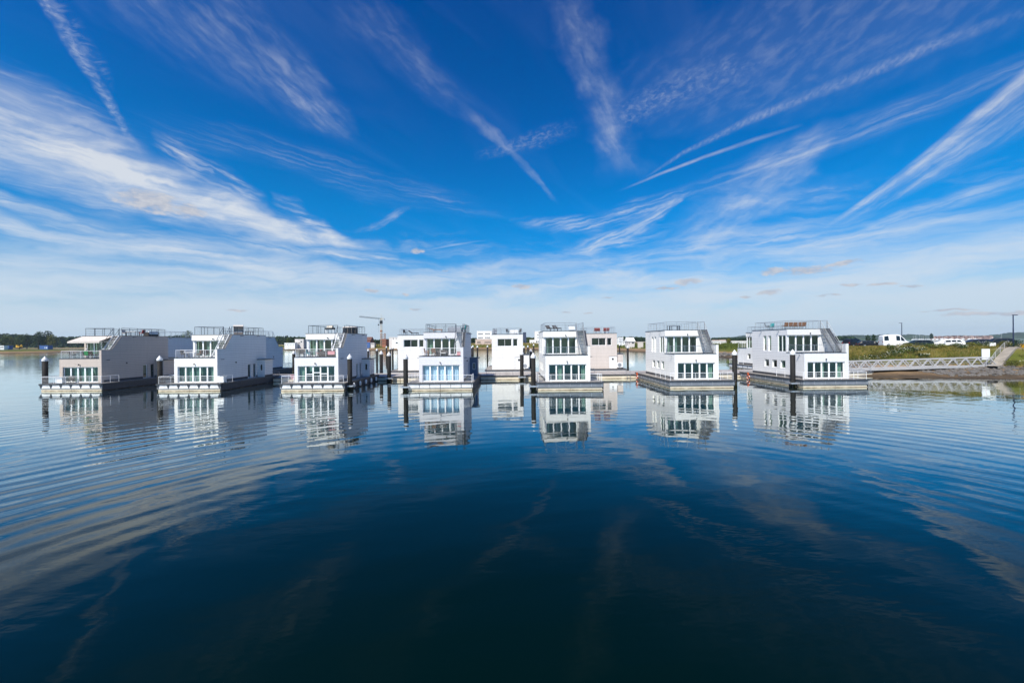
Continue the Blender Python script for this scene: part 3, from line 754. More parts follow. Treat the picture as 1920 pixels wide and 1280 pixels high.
# the deep, polarised blue of the picture: the sky's own colour deepens with height
tr = wnode('ShaderNodeValToRGB')
wt.links.new(wm('DIVIDE', EL, 45., clamp=True), tr.inputs['Fac'])
e = tr.color_ramp.elements
e[0].position = 0; e[0].color = (.52,.74,.90,1)
e[1].position = 1; e[1].color = (.0,.40,1.04,1)
for p, c in ((.08,(.28,.70,.98)),(.2,(.06,.70,1.12)),(.38,(.004,.72,1.24)),(.65,(.0,.54,1.16))):
    x = e.new(p); x.color = (*c, 1)
mx = wnode('ShaderNodeMix'); mx.data_type = 'RGBA'; mx.blend_type = 'MULTIPLY'; mx.inputs[0].default_value = 1
wt.links.new(sky.outputs[0], mx.inputs[6]); wt.links.new(tr.outputs[0], mx.inputs[7])
SKYK = .085
cl = wnode('ShaderNodeMix'); cl.data_type = 'RGBA'
wt.links.new(alpha, cl.inputs[0]); wt.links.new(mx.outputs[2], cl.inputs[6])
clc = wnode('ShaderNodeValToRGB'); wt.links.new(wm('DIVIDE', EL, 20., clamp=True), clc.inputs['Fac'])
e = clc.color_ramp.elements
e[0].color = (5.0,6.1,7.2,1); e[1].color = (5.7,6.1,6.8,1)
x = e.new(.4); x.color = (5.8,6.5,7.3,1)
wt.links.new(clc.outputs[0], cl.inputs[7])
c2 = wnode('ShaderNodeMix'); c2.data_type = 'RGBA'
wt.links.new(wm('MULTIPLY', pfa, .88), c2.inputs[0]); wt.links.new(cl.outputs[2], c2.inputs[6])
pc = wnode('ShaderNodeMix'); pc.data_type = 'RGBA'
wt.links.new(sstep(pn.outputs['Fac'], .4, .65), pc.inputs[0]); pc.inputs[6].default_value = (3.9,4.2,5.0,1); pc.inputs[7].default_value = (5.3,5.4,5.8,1)
wt.links.new(pc.outputs[2], c2.inputs[7])
wt.links.new(c2.outputs[2], bg.inputs['Color']); bg.inputs['Strength'].default_value = SKYK
wd.cycles.sampling_method = 'MANUAL'; wd.cycles.sample_map_resolution = 512

SCN.view_settings.view_transform = 'Standard'; SCN.view_settings.look = 'None'
SCN.view_settings.exposure = .45; SCN.view_settings.gamma = 1
SCN.cycles.max_bounces = 8; SCN.cycles.diffuse_bounces = 3; SCN.cycles.glossy_bounces = 3; SCN.cycles.transparent_max_bounces = 12
SCN.cycles.use_adaptive_sampling = True; SCN.cycles.adaptive_threshold = .015

# ------------------------------------------------------------------ water
def water_mat():
    mt, nt, b = new_mat('water')
    setin(b, 'Base Color', (.0003,.0058,.0044,1)); setin(b, 'Roughness', .02); setin(b, 'IOR', 1.333); setin(b, 'Specular IOR Level', .5)
    tc = nt.nodes.new('ShaderNodeTexCoord'); sp = nt.nodes.new('ShaderNodeSeparateXYZ'); nt.links.new(tc.outputs['Object'], sp.inputs[0])
    X, Y, Z = sp.outputs
    def k(op, a, b=None, c=None, clamp=False): return mth(nt, op, a, b, c, clamp)
    def noise(sx, sy, detail, rough, seed=0., rot=0.):
        ca, sa = math.cos(rot), math.sin(rot)
        cx = nt.nodes.new('ShaderNodeCombineXYZ')
        nt.links.new(k('ADD', k('MULTIPLY', X, ca/sx), k('MULTIPLY', Y, sa/sx)), cx.inputs[0])
        nt.links.new(k('ADD', k('MULTIPLY', X, -sa/sy), k('MULTIPLY', Y, ca/sy)), cx.inputs[1])
        cx.inputs[2].default_value = seed
        n = nt.nodes.new('ShaderNodeTexNoise'); n.inputs['Scale'].default_value = 1; n.inputs['Detail'].default_value = detail; n.inputs['Roughness'].default_value = rough
        nt.links.new(cx.outputs[0], n.inputs['Vector'])
        return k('SUBTRACT', n.outputs['Fac'], .5)
    def ss(x, lo, hi, a=0., c=1.):
        n = nt.nodes.new('ShaderNodeMapRange'); n.interpolation_type = 'SMOOTHSTEP'; nt.links.new(x, n.inputs['Value'])
        n.inputs['From Min'].default_value = lo; n.inputs['From Max'].default_value = hi; n.inputs['To Min'].default_value = a; n.inputs['To Max'].default_value = c
        return n.outputs['Result']
    # rings of an old wake spreading from the near bank
    rx = k('SUBTRACT', X, 2.); ry = k('SUBTRACT', Y, 7.)
    r = k('SQRT', k('ADD', k('MULTIPLY', rx, rx), k('MULTIPLY', ry, ry)))
    wob = noise(9., 9., 3, .5, 2.)
    patch = ss(noise(13., 9., 3, .5, 8.), -.16, .14, .25, 1.)
    ph = k('ADD', k('MULTIPLY', r, 2*math.pi/1.35), k('MULTIPLY', wob, 5.))
    ring = k('SINE', ph)
    ph2 = k('ADD', k('MULTIPLY', r, 2*math.pi/2.9), k('MULTIPLY', wob, 4.))
    ring2 = k('SINE', ph2)
    side = k('ADD', ss(X, -6., -20.), k('MULTIPLY', ss(X, 8., 24.), .55))
    side = k('ADD', side, .26)
    fade = k('MULTIPLY', ss(r, 6., 20.), ss(r, 75., 34., .15, 1.))
    am = k('MULTIPLY', k('MULTIPLY', side, fade), patch)
    h = k('MULTIPLY', k('MULTIPLY', ring, am), .0050)
    h = k('ADD', h, k('MULTIPLY', k('MULTIPLY', ring2, am), .0034))
    # slow swell, small chop, and cat's-paw ripples
    h = k('ADD', h, k('MULTIPLY', noise(9., 3.6, 2, .5, 4., .25), .040))
    gust = ss(noise(26., 16., 3, .55, 6.), -.12, .16, .3, 1.)
    h = k('ADD', h, k('MULTIPLY', k('MULTIPLY', noise(1.9, .85, 3, .55, 5., .1), gust), .0135))
    h = k('ADD', h, k('MULTIPLY', k('MULTIPLY', noise(.32, .2, 2, .5, 7.), gust), .0009))
    # open water beyond the moorings is ruffled by the breeze
    far = ss(Y, 85., 160.)
    h = k('ADD', h, k('MULTIPLY', k('MULTIPLY', noise(2.2, 1.2, 3, .6, 11.), far), .05))
    bp = nt.nodes.new('ShaderNodeBump'); bp.inputs['Strength'].default_value = 1.; bp.inputs['Distance'].default_value = 1.
    nt.links.new(h, bp.inputs['Height']); nt.links.new(bp.outputs['Normal'], b.inputs['Normal'])
    setin(b, 'Specular IOR Level', 0.); setin(b, 'Roughness', .6)
    gl = nt.nodes.new('ShaderNodeBsdfGlossy'); gl.inputs['Roughness'].default_value = .012; gl.inputs[0].default_value = (.96,1,.97,1)
    nt.links.new(bp.outputs['Normal'], gl.inputs['Normal'])
    ge = nt.nodes.new('ShaderNodeNewGeometry'); dp = nt.nodes.new('ShaderNodeVectorMath'); dp.operation = 'DOT_PRODUCT'
    nt.links.new(ge.outputs['Incoming'], dp.inputs[0]); nt.links.new(bp.outputs['Normal'], dp.inputs[1])
    fr = k('ADD', k('MULTIPLY', k('POWER', k('SUBTRACT', 1, k('ABSOLUTE', dp.outputs['Value']), clamp=True), 4.8), .98), .013)
    fr = k('ADD', fr, ss(k('ABSOLUTE', dp.outputs['Value']), .36, .11, 0., .26), clamp=True)
    ms = nt.nodes.new('ShaderNodeMixShader'); nt.links.new(fr, ms.inputs[0]); nt.links.new(b.outputs[0], ms.inputs[1]); nt.links.new(gl.outputs[0], ms.inputs[2])
    nt.links.new(ms.outputs[0], nt.nodes['Material Output'].inputs['Surface'])
    return mt
w = MB(); w.q((-3600,-400,0),(3600,-400,0),(3600,2700,0),(-3600,2700,0))
tag(w.build('water', water_mat()), 'calm dark blue harbour water mirroring the houseboats and clouds', 'water', kind='structure')
# ------------------------------------------------------------------ the seven boats of the front row
BOATS = []
ROW = 'houseboats moored in a row'
def front(pxl, Y, label, **kw):
    b = houseboat('houseboat', label, ROW, (gx(pxl, Y)+4.2, Y, 0), **kw); BOATS.append(b); return b
g = [(0.02,.2,'cur_green'),(.42,.6,'cur_green')]
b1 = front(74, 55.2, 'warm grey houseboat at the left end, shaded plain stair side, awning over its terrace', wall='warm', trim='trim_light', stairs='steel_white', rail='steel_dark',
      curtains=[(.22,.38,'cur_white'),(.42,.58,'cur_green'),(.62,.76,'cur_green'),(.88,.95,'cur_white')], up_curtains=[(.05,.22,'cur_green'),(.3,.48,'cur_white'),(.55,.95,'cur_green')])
b2 = front(293.6, 53.5, 'white houseboat with a hooded beach chair on its roof, second from the left', wall='white', trim='trim_light', stairs='steel_white', rail='steel_dark',
      curtains=[(.1,.19,'cur_green'),(.22,.4,'cur_green'),(.43,.56,'cur_green'),(.85,.98,'cur_white')], up_curtains=[(.3,.47,'cur_white'),(.55,.7,'cur_green')])
b3 = front(524.4, 52.3, 'white houseboat with a dark round hot tub on its roof', wall='white_b', trim='trim_light', stairs='steel_white', rail='steel_dark',
      curtains=[(.02,.18,'cur_white')], up_curtains=[(.1,.22,'cur_green'),(.33,.48,'cur_green')], lower_trans=[(1,2.1),(2,2.3),(3,2.15)], fascia='white')
b4 = front(763.8, 51.4, 'pale grey houseboat with blue-grey annex and drawn light blue curtains', wall='lilac', trim='trim_light', annex='bluegrey', brackets='dark', front_glass='glass_clear', rail='steel_dark',
      curtains=[(.03,.98,'cur_blue')], up_curtains=[(.08,.2,'cur_green')])
b5 = front(1006.9, 50.5, 'white houseboat with bare terrace directly in front of the beige house', stairs='steel_mid', trail='steel', wall='white', trim='trim_grey', brackets='light', curtains=[(.23,.37,'cur_green'),(.88,.98,'cur_green')], up_curtains=[(.05,.1,'cur_white')])
b6 = front(1255.6, 51.0, 'white houseboat with lit left side and empty roof, second from the right', stairs='steel_mid', trail='steel', wall='white', trim='trim_grey', brackets='light', curtains=[(.83,.985,'cur_green')], up_curtains=[(.02,.12,'cur_white'),(.25,.38,'cur_white')])
b7 = front(1505.3, 50.3, 'pale grey-white houseboat beside the gangway, a row of brown chairs on its roof', stairs='steel_mid', trail='steel', wall='white_b', trim='trim_grey', brackets='light', curtains=[(.83,.985,'cur_green'),(.42,.52,'cur_green')])
BACK = 'houses moored behind the jetty'
def back(x_right, label, Y=75., **kw):
    return houseboat('houseboat', label, BACK, (x_right-HX1, Y+YR, 0), flip=True, **kw)
h1 = back(-65.2, 'grey-blue house behind the warm grey houseboat, only its side wall showing', wall='white_b', trim='trim_light')
h2 = back(-48.4, 'white house with stepped shaded gable peeking out behind the second houseboat', wall='white_b', trim='trim_light')
h4 = back(-14.9, 'white house with a long strip window, half hidden by the pale grey houseboat', wall='white', trim='trim_light')
h5 = back(2.75, 'white house standing alone in the gap at the middle of the row', wall='white', trim='trim_light')
h6 = back(20.5, 'beige house with red chairs on its roof and a white porthole door', wall='beige', trim='trim_light')
h7 = back(55.6, 'white house behind the right end houseboat, its lower terrace showing on the left', wall='white', trim='trim_light')
# ------------------------------------------------------------------ land
LAND = [(600,20),(140,47),(110,51),(80,57.0),(69.6,58.5),(62,61),(57.5,63.2),(56,68),(57,80),(64,110),(75,141),(72,180),(66,222),(40,270),(-26,311),(-100,315),(-186,354),
        (-240,430),(-400,560),(-640,720),(-860,780),(-1400,820),(-2600,900),(-2600,1500),(700,1500),(560,900),(420,640),(230,340),(150,200),(150,135),(230,128),(600,125)]
BAR = [(-1500,230),(-560,318),(-470,330),(-424,336),(-406,358),(-424,400),(-520,470),(-1000,600),(-1500,640)]
def sdist(poly, x, y):
    ins = False; d = 1e9; n = len(poly)
    for i in range(n):
        x1, y1 = poly[i]; x2, y2 = poly[(i+1) % n]
        if (y1 > y) != (y2 > y) and x < (x2-x1)*(y-y1)/(y2-y1)+x1: ins = not ins
        ex, ey = x2-x1, y2-y1
        t = ((x-x1)*ex+(y-y1)*ey)/(ex*ex+ey*ey)
        t = 0 if t < 0 else 1 if t > 1 else t
        q = (x-x1-t*ex)**2+(y-y1-t*ey)**2
        if q < d: d = q
    d = math.sqrt(d)
    return d if ins else -d
def lerp_tab(tab, d):
    if d <= tab[0][0]: return tab[0][1]
    for (a, u), (b, v) in zip(tab, tab[1:]):
        if d <= b: return u+(v-u)*(d-a)/(b-a)
    return tab[-1][1]
H1 = [(-8,-1.6),(0,0),(4,.35),(8.5,.75),(10.5,1.25),(13,2.9),(15.5,4.1),(18,4.3)]
H2 = [(-8,-1.6),(0,0),(3,1.2),(6,2.0),(10,2.5),(30,2.9)]
H3 = [(-8,-1.6),(0,0),(8,1.0),(16,1.5),(26,3.6),(36,4.3)]
def land_h(x, y):
    d = sdist(LAND, x, y)
    if d > -8:
        if y < 132: h = lerp_tab(H1, d)
        elif y > 190: h = lerp_tab(H3, d)
        else:
            k = (y-132)/58; h = lerp_tab(H1, d)*(1-k)+lerp_tab(H3, d)*k
        if d > 0:
            h += min(1, d/4)*(.16*mnoise.noise(Vector((x*.35, y*.35, 0)))+.22*mnoise.noise(Vector((x*.07, y*.07, 3))))
        return h
    d = sdist(BAR, x, y)
    return lerp_tab(H2, d)+(.2*mnoise.noise(Vector((x*.08, y*.08, 0))) if d > 2 else 0)

def steps(*segs):
    out = []
    for a, b, s in segs:
        n = max(1, round((b-a)/s)); out += [a+(b-a)*i/n for i in range(n)]
    out.append(segs[-1][1]); return out
gxs = steps((-2600,-700,60),(-700,-560,8),(-560,-380,4),(-380,-120,8),(-120,44,7),(44,100,.8),(100,160,5),(160,700,30))
gys = steps((20,52,8),(52,86,.8),(86,150,3.),(150,300,6),(300,480,3.5),(480,900,22),(900,1500,80))
def terrain():
    V = []; idx = {}; faces = []
    hs_ = [[land_h(x, y) for y in gys] for x in gxs]
    for i in range(len(gxs)-1):
        for j in range(len(gys)-1):
            cs = ((i,j),(i+1,j),(i+1,j+1),(i,j+1))
            if max(hs_[a][b] for a, b in cs) < -.4: continue
            f = []
            for a, b in cs:
                if (a,b) not in idx:
                    idx[(a,b)] = len(V); V.append((gxs[a], gys[b], hs_[a][b]))
                f.append(idx[(a,b)])
            faces.append(tuple(f))
    mb = MB(); mb.v = V; mb.f = faces
    return mb
def ground_mat():
    mt, nt, b = new_mat('shore_ground'); setin(b, 'Roughness', .9); setin(b, 'Specular IOR Level', .2)
    tc = nt.nodes.new('ShaderNodeTexCoord'); sp = nt.nodes.new('ShaderNodeSeparateXYZ'); nt.links.new(tc.outputs['Object'], sp.inputs[0])
    def nz(s, d, r=.55):
        n = nt.nodes.new('ShaderNodeTexNoise'); n.inputs['Scale'].default_value = s; n.inputs['Detail'].default_value = d; n.inputs['Roughness'].default_value = r
        nt.links.new(tc.outputs['Object'], n.inputs['Vector']); return n.outputs['Fac']
    n1 = nz(.25, 6); n2 = nz(2.5, 5)
    z = mth(nt, 'ADD', sp.outputs['Z'], mth(nt, 'MULTIPLY', mth(nt, 'SUBTRACT', n1, .5), 1.1))
    cr = nt.nodes.new('ShaderNodeValToRGB'); mr = nt.nodes.new('ShaderNodeMapRange'); mr.inputs['From Min'].default_value = -.2; mr.inputs['From Max'].default_value = 5
    nt.links.new(z, mr.inputs['Value']); nt.links.new(mr.outputs['Result'], cr.inputs['Fac'])
    e = cr.color_ramp.elements
    e[0].position = 0; e[0].color = (.035,.026,.016,1)
    e[1].position = 1; e[1].color = (.30,.24,.17,1)
    for p, c in ((.07,(.07,.05,.03)),(.12,(.15,.10,.055)),(.30,(.27,.18,.10)),(.35,(.10,.10,.02)),(.62,(.07,.085,.012)),(.80,(.12,.115,.025)),(.88,(.30,.24,.16))):
        x = e.new(p); x.color = (*c, 1)
    mx = nt.nodes.new('ShaderNodeMix'); mx.data_type = 'RGBA'; mx.blend_type = 'MULTIPLY'; mx.inputs[0].default_value = 1
    nt.links.new(cr.outputs[0], mx.inputs[6]); nt.links.new(mth(nt, 'ADD', mth(nt, 'MULTIPLY', n2, .9), .55), mx.inputs[7])
    nt.links.new(mx.outputs[2], b.inputs['Base Color'])
    return mt
tag(terrain().build('ground', ground_mat(), smooth=True), 'sandy shore with grassy banks around the harbour', 'shore', kind='structure')

# ------------------------------------------------------------------ far hills across the fjord
M['wood_far'] = mat('far_woodland', (.035,.055,.022), .95, var=.5, vscale=.02)
M['hill'] = mat('wooded_hill', (.030,.050,.026), .95, var=.5, vscale=.03)
def ridge(pts, Y, depth, name, label, seed):
    """wooded ridge seen over water: (photo column, metres high) crest points along depth Y"""
    mb = MB(); V = []; cols = 0; rnd = random.Random(seed)
    xs = []
    for (p0, h0), (p1, h1) in zip(pts, pts[1:]):
        n = max(2, int(abs(p1-p0)/2.2))
        for i in range(n):
            t = i/n; t2 = t*t*(3-2*t)
            xs.append((p0+(p1-p0)*t, h0+(h1-h0)*t2))
    for px, h in xs:
        x = (px-953)/F_PX
        hh = h*(1+.10*mnoise.noise(Vector((px*.15, seed, 0))))+1.6*mnoise.noise(Vector((px*.55, seed, 5)))*(Y/1500)
        for k, (dy_, f) in enumerate(((0,-.04),(12,.28),(depth*.3,.72),(depth*.6,1.0),(depth,.6))):
            yy = Y+dy_
            jit = mnoise.noise(Vector((px*.6, k*3.1, seed)))*2.2 if k in (1,2,3) else 0
            V.append((x*yy, yy, hh*f+jit*f))
    n = len(xs)
    for i in range(n-1):
        for k in range(4):
            a = i*5+k; mb.f.append((a, a+5, a+6, a+1))
    mb.v = V
    return tag(mb.build(name, M['hill'], smooth=False), label, 'hill', kind='structure')
ridge([(1190,2),(1225,10),(1290,14),(1340,18),(1372,21),(1400,31),(1440,30),(1500,24),(1560,20)], 2300, 260, 'hill', 'blue wooded hill rising behind the white site walls', 3)
ridge([(1560,16),(1600,20),(1640,19),(1665,21),(1690,17),(1712,21),(1735,18),(1765,12),(1800,14),(1850,12),(1880,17),(1905,24),(1950,26),(2020,24),(2200,20),(2500,22)], 1500, 220, 'hill', 'low wooded far shore of the fjord behind the parked cars', 5)

# ------------------------------------------------------------------ leaves, trees, woods
def leaf_cloud(rnd, c, rx, ry, rz_, n, size, out):
    for _ in range(n):
        while True:
            p = Vector((rnd.uniform(-1,1), rnd.uniform(-1,1), rnd.uniform(-1,1)))
            if .35 < p.length < 1: break
        q = Vector((c[0]+p.x*rx, c[1]+p.y*ry, c[2]+p.z*rz_))
        u = Vector((rnd.gauss(0,1), rnd.gauss(0,1), rnd.gauss(0,1))).normalized(); w = u.orthogonal().normalized()
        v = u.cross(w); s = size*rnd.uniform(.6,1.3)
        out.q(q-w*s-v*s*.6, q+w*s-v*s*.6, q+w*s*.7+v*s*.7, q-w*s*.7+v*s*.7)
def leaf_mat(name, col, var=.5, vs=.5):
    mt = mat(name, col, .8, 0, .25, var=var, vscale=vs)
    return mt
M['leaf1'] = leaf_mat('leaf_dark_green', (.024,.046,.012))
M['leaf2'] = leaf_mat('leaf_mid_green', (.066,.090,.016))
M['leaf3'] = leaf_mat('leaf_blue_green', (.022,.048,.020))
M['leaf4'] = leaf_mat('leaf_olive', (.115,.115,.022))
M['bark'] = mat('bark', (.07,.055,.04), .9, var=.3)
M['blossom'] = mat('white_blossom', (.62,.62,.52), .8)
TREE_G = 'trees on the far shores'
def tree(px, Y, ytop, wpx, label, lm='leaf1', seed=0, base=None, group=TREE_G, name='tree'):
    p = at(px, ytop, Y); x = p.x; z0 = max(0.2, land_h(x, Y)) if base is None else base
    H = p.z-z0; W = wpx*Y/F_PX
    rnd = random.Random(seed+int(px*7))
    t = thing(name, label, 'tree', (x, Y, z0-.1), rnd.uniform(0,6), group)
    tr_ = MB(); tr_.tube((0,0,0), (.1*W*.1,0,H*.55), H*.028, 7, H*.014)
    for k in range(5):
        an = k*1.26+rnd.random(); zz = H*(.25+.07*k)
        tr_.tube((0,0,zz), (math.cos(an)*W*.28, math.sin(an)*W*.28, zz+H*.22), H*.012, 5, H*.005)
    tr_.build('trunk', M['bark'], t)
    cr = MB()
    nb = 13
    for k in range(nb):
        an = k*2.4; f = (k+.5)/nb
        zz = H*(.26+.62*f); rr = W*.34*math.sqrt(max(.05, 1-((f-.35)/.72)**2))*rnd.uniform(.5,1.05)
        c = (math.cos(an)*rr, math.sin(an)*rr, zz)
        br = W*rnd.uniform(.17,.26)
        leaf_cloud(rnd, c, br, br, br*.85, 85, max(W*.028, Y/1500), cr)
    leaf_cloud(rnd, (0,0,H*.9), W*.14, W*.14, H*.1, 40, max(W*.026, Y/1600), cr)
    cr.build('crown', M[lm], t)
    return t
def wood(prof, y0, y1, name, label, seed, lm, step=3.2, size=1.35):
    rnd = random.Random(seed); mb = MB()
    for (p0, t0), (p1, t1) in zip(prof, prof[1:]):
        n = max(1, int((p1-p0)/step))
        for i in range(n):
            for row in range(2):
                px = p0+(p1-p0)*(i+rnd.random())/n; Y = y0+(y1-y0)*(row+rnd.random()*.8)/2
                yt = t0+(t1-t0)*i/n
                top = at(px, yt, Y); zb = 3.2
                H = max(4., (top.z-zb)*rnd.uniform(.84,1.03)); rr = rnd.uniform(3.2,5.5)
                for q in range(3):
                    f = (.25,.55,.82)[q]
                    leaf_cloud(rnd, (top.x+rnd.uniform(-2,2), Y, zb+H*f), rr*(1.1,1.,.7)[q], rr, H*.24, 26, size*Y/700, mb)
    return tag(mb.build(name, M[lm]), label, 'wood', kind='stuff')
wood([(-60,626),(30,627),(70,630),(110,632),(160,630.5),(200,631),(300,631.5),(335,629),(372,632),(440,632),(500,631.5),(535,630.5),(560,632),(600,634)], 640, 760, 'forest', 'dark continuous wood along the left far shore', 11, 'leaf1')
wood([(600,634),(690,637),(740,638),(800,637),(880,634),(900,634),(980,632.5),(1000,633),(1030,634),(1100,632),(1160,632),(1200,632),(1215,633.5),(1240,635)], 560, 640, 'forest', 'distant wood behind the middle of the harbour', 12, 'leaf3')
wood([(1335,633.6),(1400,633),(1470,632),(1560,631.5),(1600,631.5)], 620, 700, 'forest', 'low dark trees below the blue hill', 13, 'leaf3', step=4)
TR = [(36,425,625.5,17,'leaf2','mid green round tree on the left spit, left of the big clump'),(50,432,624.5,18,'leaf1','dark tree beside the mid green one on the left spit'),
      (72,430,620.5,22,'leaf1','tall dark tree forming the left side of the big clump'),(88,436,619,24,'leaf1','tallest tree of the big clump on the left spit'),(97,428,625,18,'leaf4','bronze tinged tree at the right edge of the big clump'),
      (8,430,628,22,'leaf2','broad green tree at the far left edge of the view'),(22,440,630,14,'leaf4','low olive bush-like tree near the left edge'),
      (352,520,618.5,22,'leaf2','round green tree showing above the roof railing of the left houses'),(336,560,627,12,'leaf1','small dark tree left of the round green tree above the roofs'),
      (552,430,629.5,11,'leaf1','dark tree directly behind the pale block house'),(566,430,631,6,'leaf3','slim tree at the right corner of the pale block house'),(541,450,632,9,'leaf2','green tree in front of the wood, left of the pale block house'),
      (699,420,635.5,8,'leaf2','green tree between the brown house and the crane'),(707,425,637,8,'leaf1','darker tree just left of the crane'),(727,420,637.5,7,'leaf3','tree between the brick building and the white block'),
      (886,390,633,8,'leaf1','dark tree left of the four-storey white block'),(992,410,632,9,'leaf2','tree behind the small white hut in the middle'),(998,415,633,8,'leaf4','lighter tree right behind the small white hut'),
      (1366,190,633.5,8,'leaf4','olive bush-like tree in the gap of the white site walls'),(1627,260,626.5,10,'leaf3','dark tree behind the black van on the right'),(1638,270,625.5,9,'leaf3','second dark tree left of the white camper van'),
      (1746,900,624.5,6,'leaf3','dark round tree standing out above the marina'),(1665,600,626,12,'leaf3','dark tree top behind the white camper van roof')]
for i, (px, Y, yt, wp, lm, lab) in enumerate(TR): tree(px, Y, yt, wp, lab, lm, i)
# ------------------------------------------------------------------ jetty
JY0, JY1, JZ = 65.3, 73.0, .68
jt = thing('jetty', 'long floating jetty with board deck behind the front row of houseboats', 'jetty', (0, JY0, 0))
JX0, JX1 = -66.5, 60.3
x = JX0; k = 0
while x < JX1-.5:
    x2 = min(x+9.75, JX1)
    mb = MB(); mb.box(x+.04, x2-.04, .06, JY1-JY0-.06, -.8, JZ-.14); mb.build('float', M['jetty_float'], jt); x = x2
mb = MB(); mb.box(JX0, JX1, 0, JY1-JY0, JZ-.137, JZ); mb.build('deck', M['jetty_deck'], jt)
mb = MB()
mb.box(JX0, JX1, -.06, -.003, JZ-.16, JZ+.02); mb.build('rubbing_bar', M['plinth'], jt)
lad = MB(); lx = gx(1178, JY0)
for dx_ in (-.28, .28): lad.tube((lx+dx_, -.14, -.5), (lx+dx_, -.14, JZ+.9), .025); lad.tube((lx+dx_, -.14, JZ+.9), (lx+dx_, .35, JZ+.9), .025); lad.tube((lx+dx_, .35, JZ+.9), (lx+dx_, .35, JZ), .025)
for i in range(5): lad.tube((lx-.28, -.14, -.2+i*.3), (lx+.28, -.14, -.2+i*.3), .02)
lad.build('ladder', M['steel'], jt)
for a, b, lab in ((-43.5,-37.5,0),(-21.5,-19.8,0),(-5.2,-3.6,0),(13.2,14.2,0),(45.6,60.1,0)):
    railing([(a,.2),(b,.2)], JZ, 1.0, 1.6, 3).build('railing', M['steel'], jt)

# ------------------------------------------------------------------ piles
pile(84.5, 56.0, 'pile at the outer left corner of the warm grey houseboat')
pile(299.5, 54.3, 'pile at the left corner of the houseboat with the beach chair')
pile(655.9, 53.6, 'pile with collar at the right side of the hot tub houseboat', collar=True)
pile(760.6, 51.7, 'pile with collar at the left corner of the pale grey houseboat', collar=True)
pile(999.9, 51.1, 'pile with collar at the left corner of the houseboat in front of the beige house', collar=True)
pile(978.4, 64.2, 'pile with collar on the jetty edge in front of the lone white house', collar=True)
pile(1377.5, 52.2, 'pile behind the right front corner of the second houseboat from the right', h=4.9)
pile(1486.4, 51.5, 'pile with collar at the left side of the right end houseboat', h=4.9, collar=True)
pile(715, 73.6, 'left one of two thick piles between hot tub houseboat and white house')
pile(729.5, 64.4, 'right collared one of two thick piles between hot tub houseboat and white house', collar=True)
pile(551, 82, 'pile standing in the water gap left of the hot tub houseboat', h=4.8)
FP = 'far piles standing in the inner basin'
for px, Y, h, lab in ((690.6,112,4.6,'far pile touching the right roof edge of the hot tub houseboat'),(707,112,4.7,'far pile left of the two thick piles'),(725,150,5.0,'far pile seen just left of the collared thick pile'),
                      (732.2,140,4.6,'thin far pile seen just right of the collared thick pile'),(736.6,125,5.0,'far pile below the white block building'),(747.2,118,4.9,'far pile at the left wall of the half hidden white house'),
                      (884.6,150,4.6,'thin far pile at the rear corner of the pale grey houseboat'),(887,140,5.1,'far pile with bright round cap behind the blue-grey annex'),(895.5,128,5.1,'far pile left of the lone white house, the middle of three'),(914.4,136,5.1,'far pile close to the left wall of the lone white house'),
                      (982.6,125,4.9,'far pile at the right wall of the lone white house'),(990.2,140,4.9,'far pile below the small white hut'),(1001,150,5.3,'far pile rising behind the cone-capped pile in the middle gap'),
                      (1162,160,4.9,'thin far pile at the right wall of the beige house'),(1177.3,106,4.9,'far pile alone in the water right of the beige house')):
    pile(px, Y, lab, h=h, r=.27, group=FP)
pile(995.6, 84, 'thick pile behind the cone-capped pile in the middle gap', h=4.7)

# ------------------------------------------------------------------ gangway to the bank
GA = Vector((gx(1560, 66.0), 66.0, .85)); GB = Vector((gx(1868, 67.0), 67.0, 1.35))
gt = thing('gangway', 'long pale steel truss gangway from the jetty to the bank', 'gangway', GA)
def gl(t, side, z): 
    d = GB-GA; s = Vector((-d.y, d.x, 0)).normalized()
    return d*t + s*side + Vector((0,0,z))
M['alu'] = mat('pale_grey_metal', (.46,.45,.45), .45, .2, var=.1)
mb = MB(); mb.obox(gl(0,.85,.06), gl(1,.85,.06), 1.55, .05); mb.build('walkway', M['jetty_deck'], gt)
for sd_ in (0, 1.7):
    mb = MB()
    mb.obox(gl(0,sd_,.05), gl(1,sd_,.05), .12, .42); mb.obox(gl(.005,sd_,1.45), gl(.985,sd_,1.45), .10, .13)
    nb = 13
    for i in range(nb):
        t0 = i/nb; t1 = (i+.5)/nb; t2 = (i+1)/nb
        mb.obox(gl(t0,sd_,.2), gl(t1,sd_,1.4), .09, .14)
        if i < nb-0: mb.obox(gl(t1,sd_,1.4), gl(t2,sd_,.2), .09, .14)
    mb.build('truss', M['alu'], gt)
    mb = MB(); mb.tube(gl(0.01,sd_+(.1 if sd_ == 0 else -.1),1.0), gl(.98,sd_+(.1 if sd_ == 0 else -.1),1.0), .03); mb.tube(gl(0.01,sd_+(.1 if sd_ == 0 else -.1),.6), gl(.98,sd_+(.1 if sd_ == 0 else -.1),.6), .022)
    mb.build('handrail', M['alu'], gt)
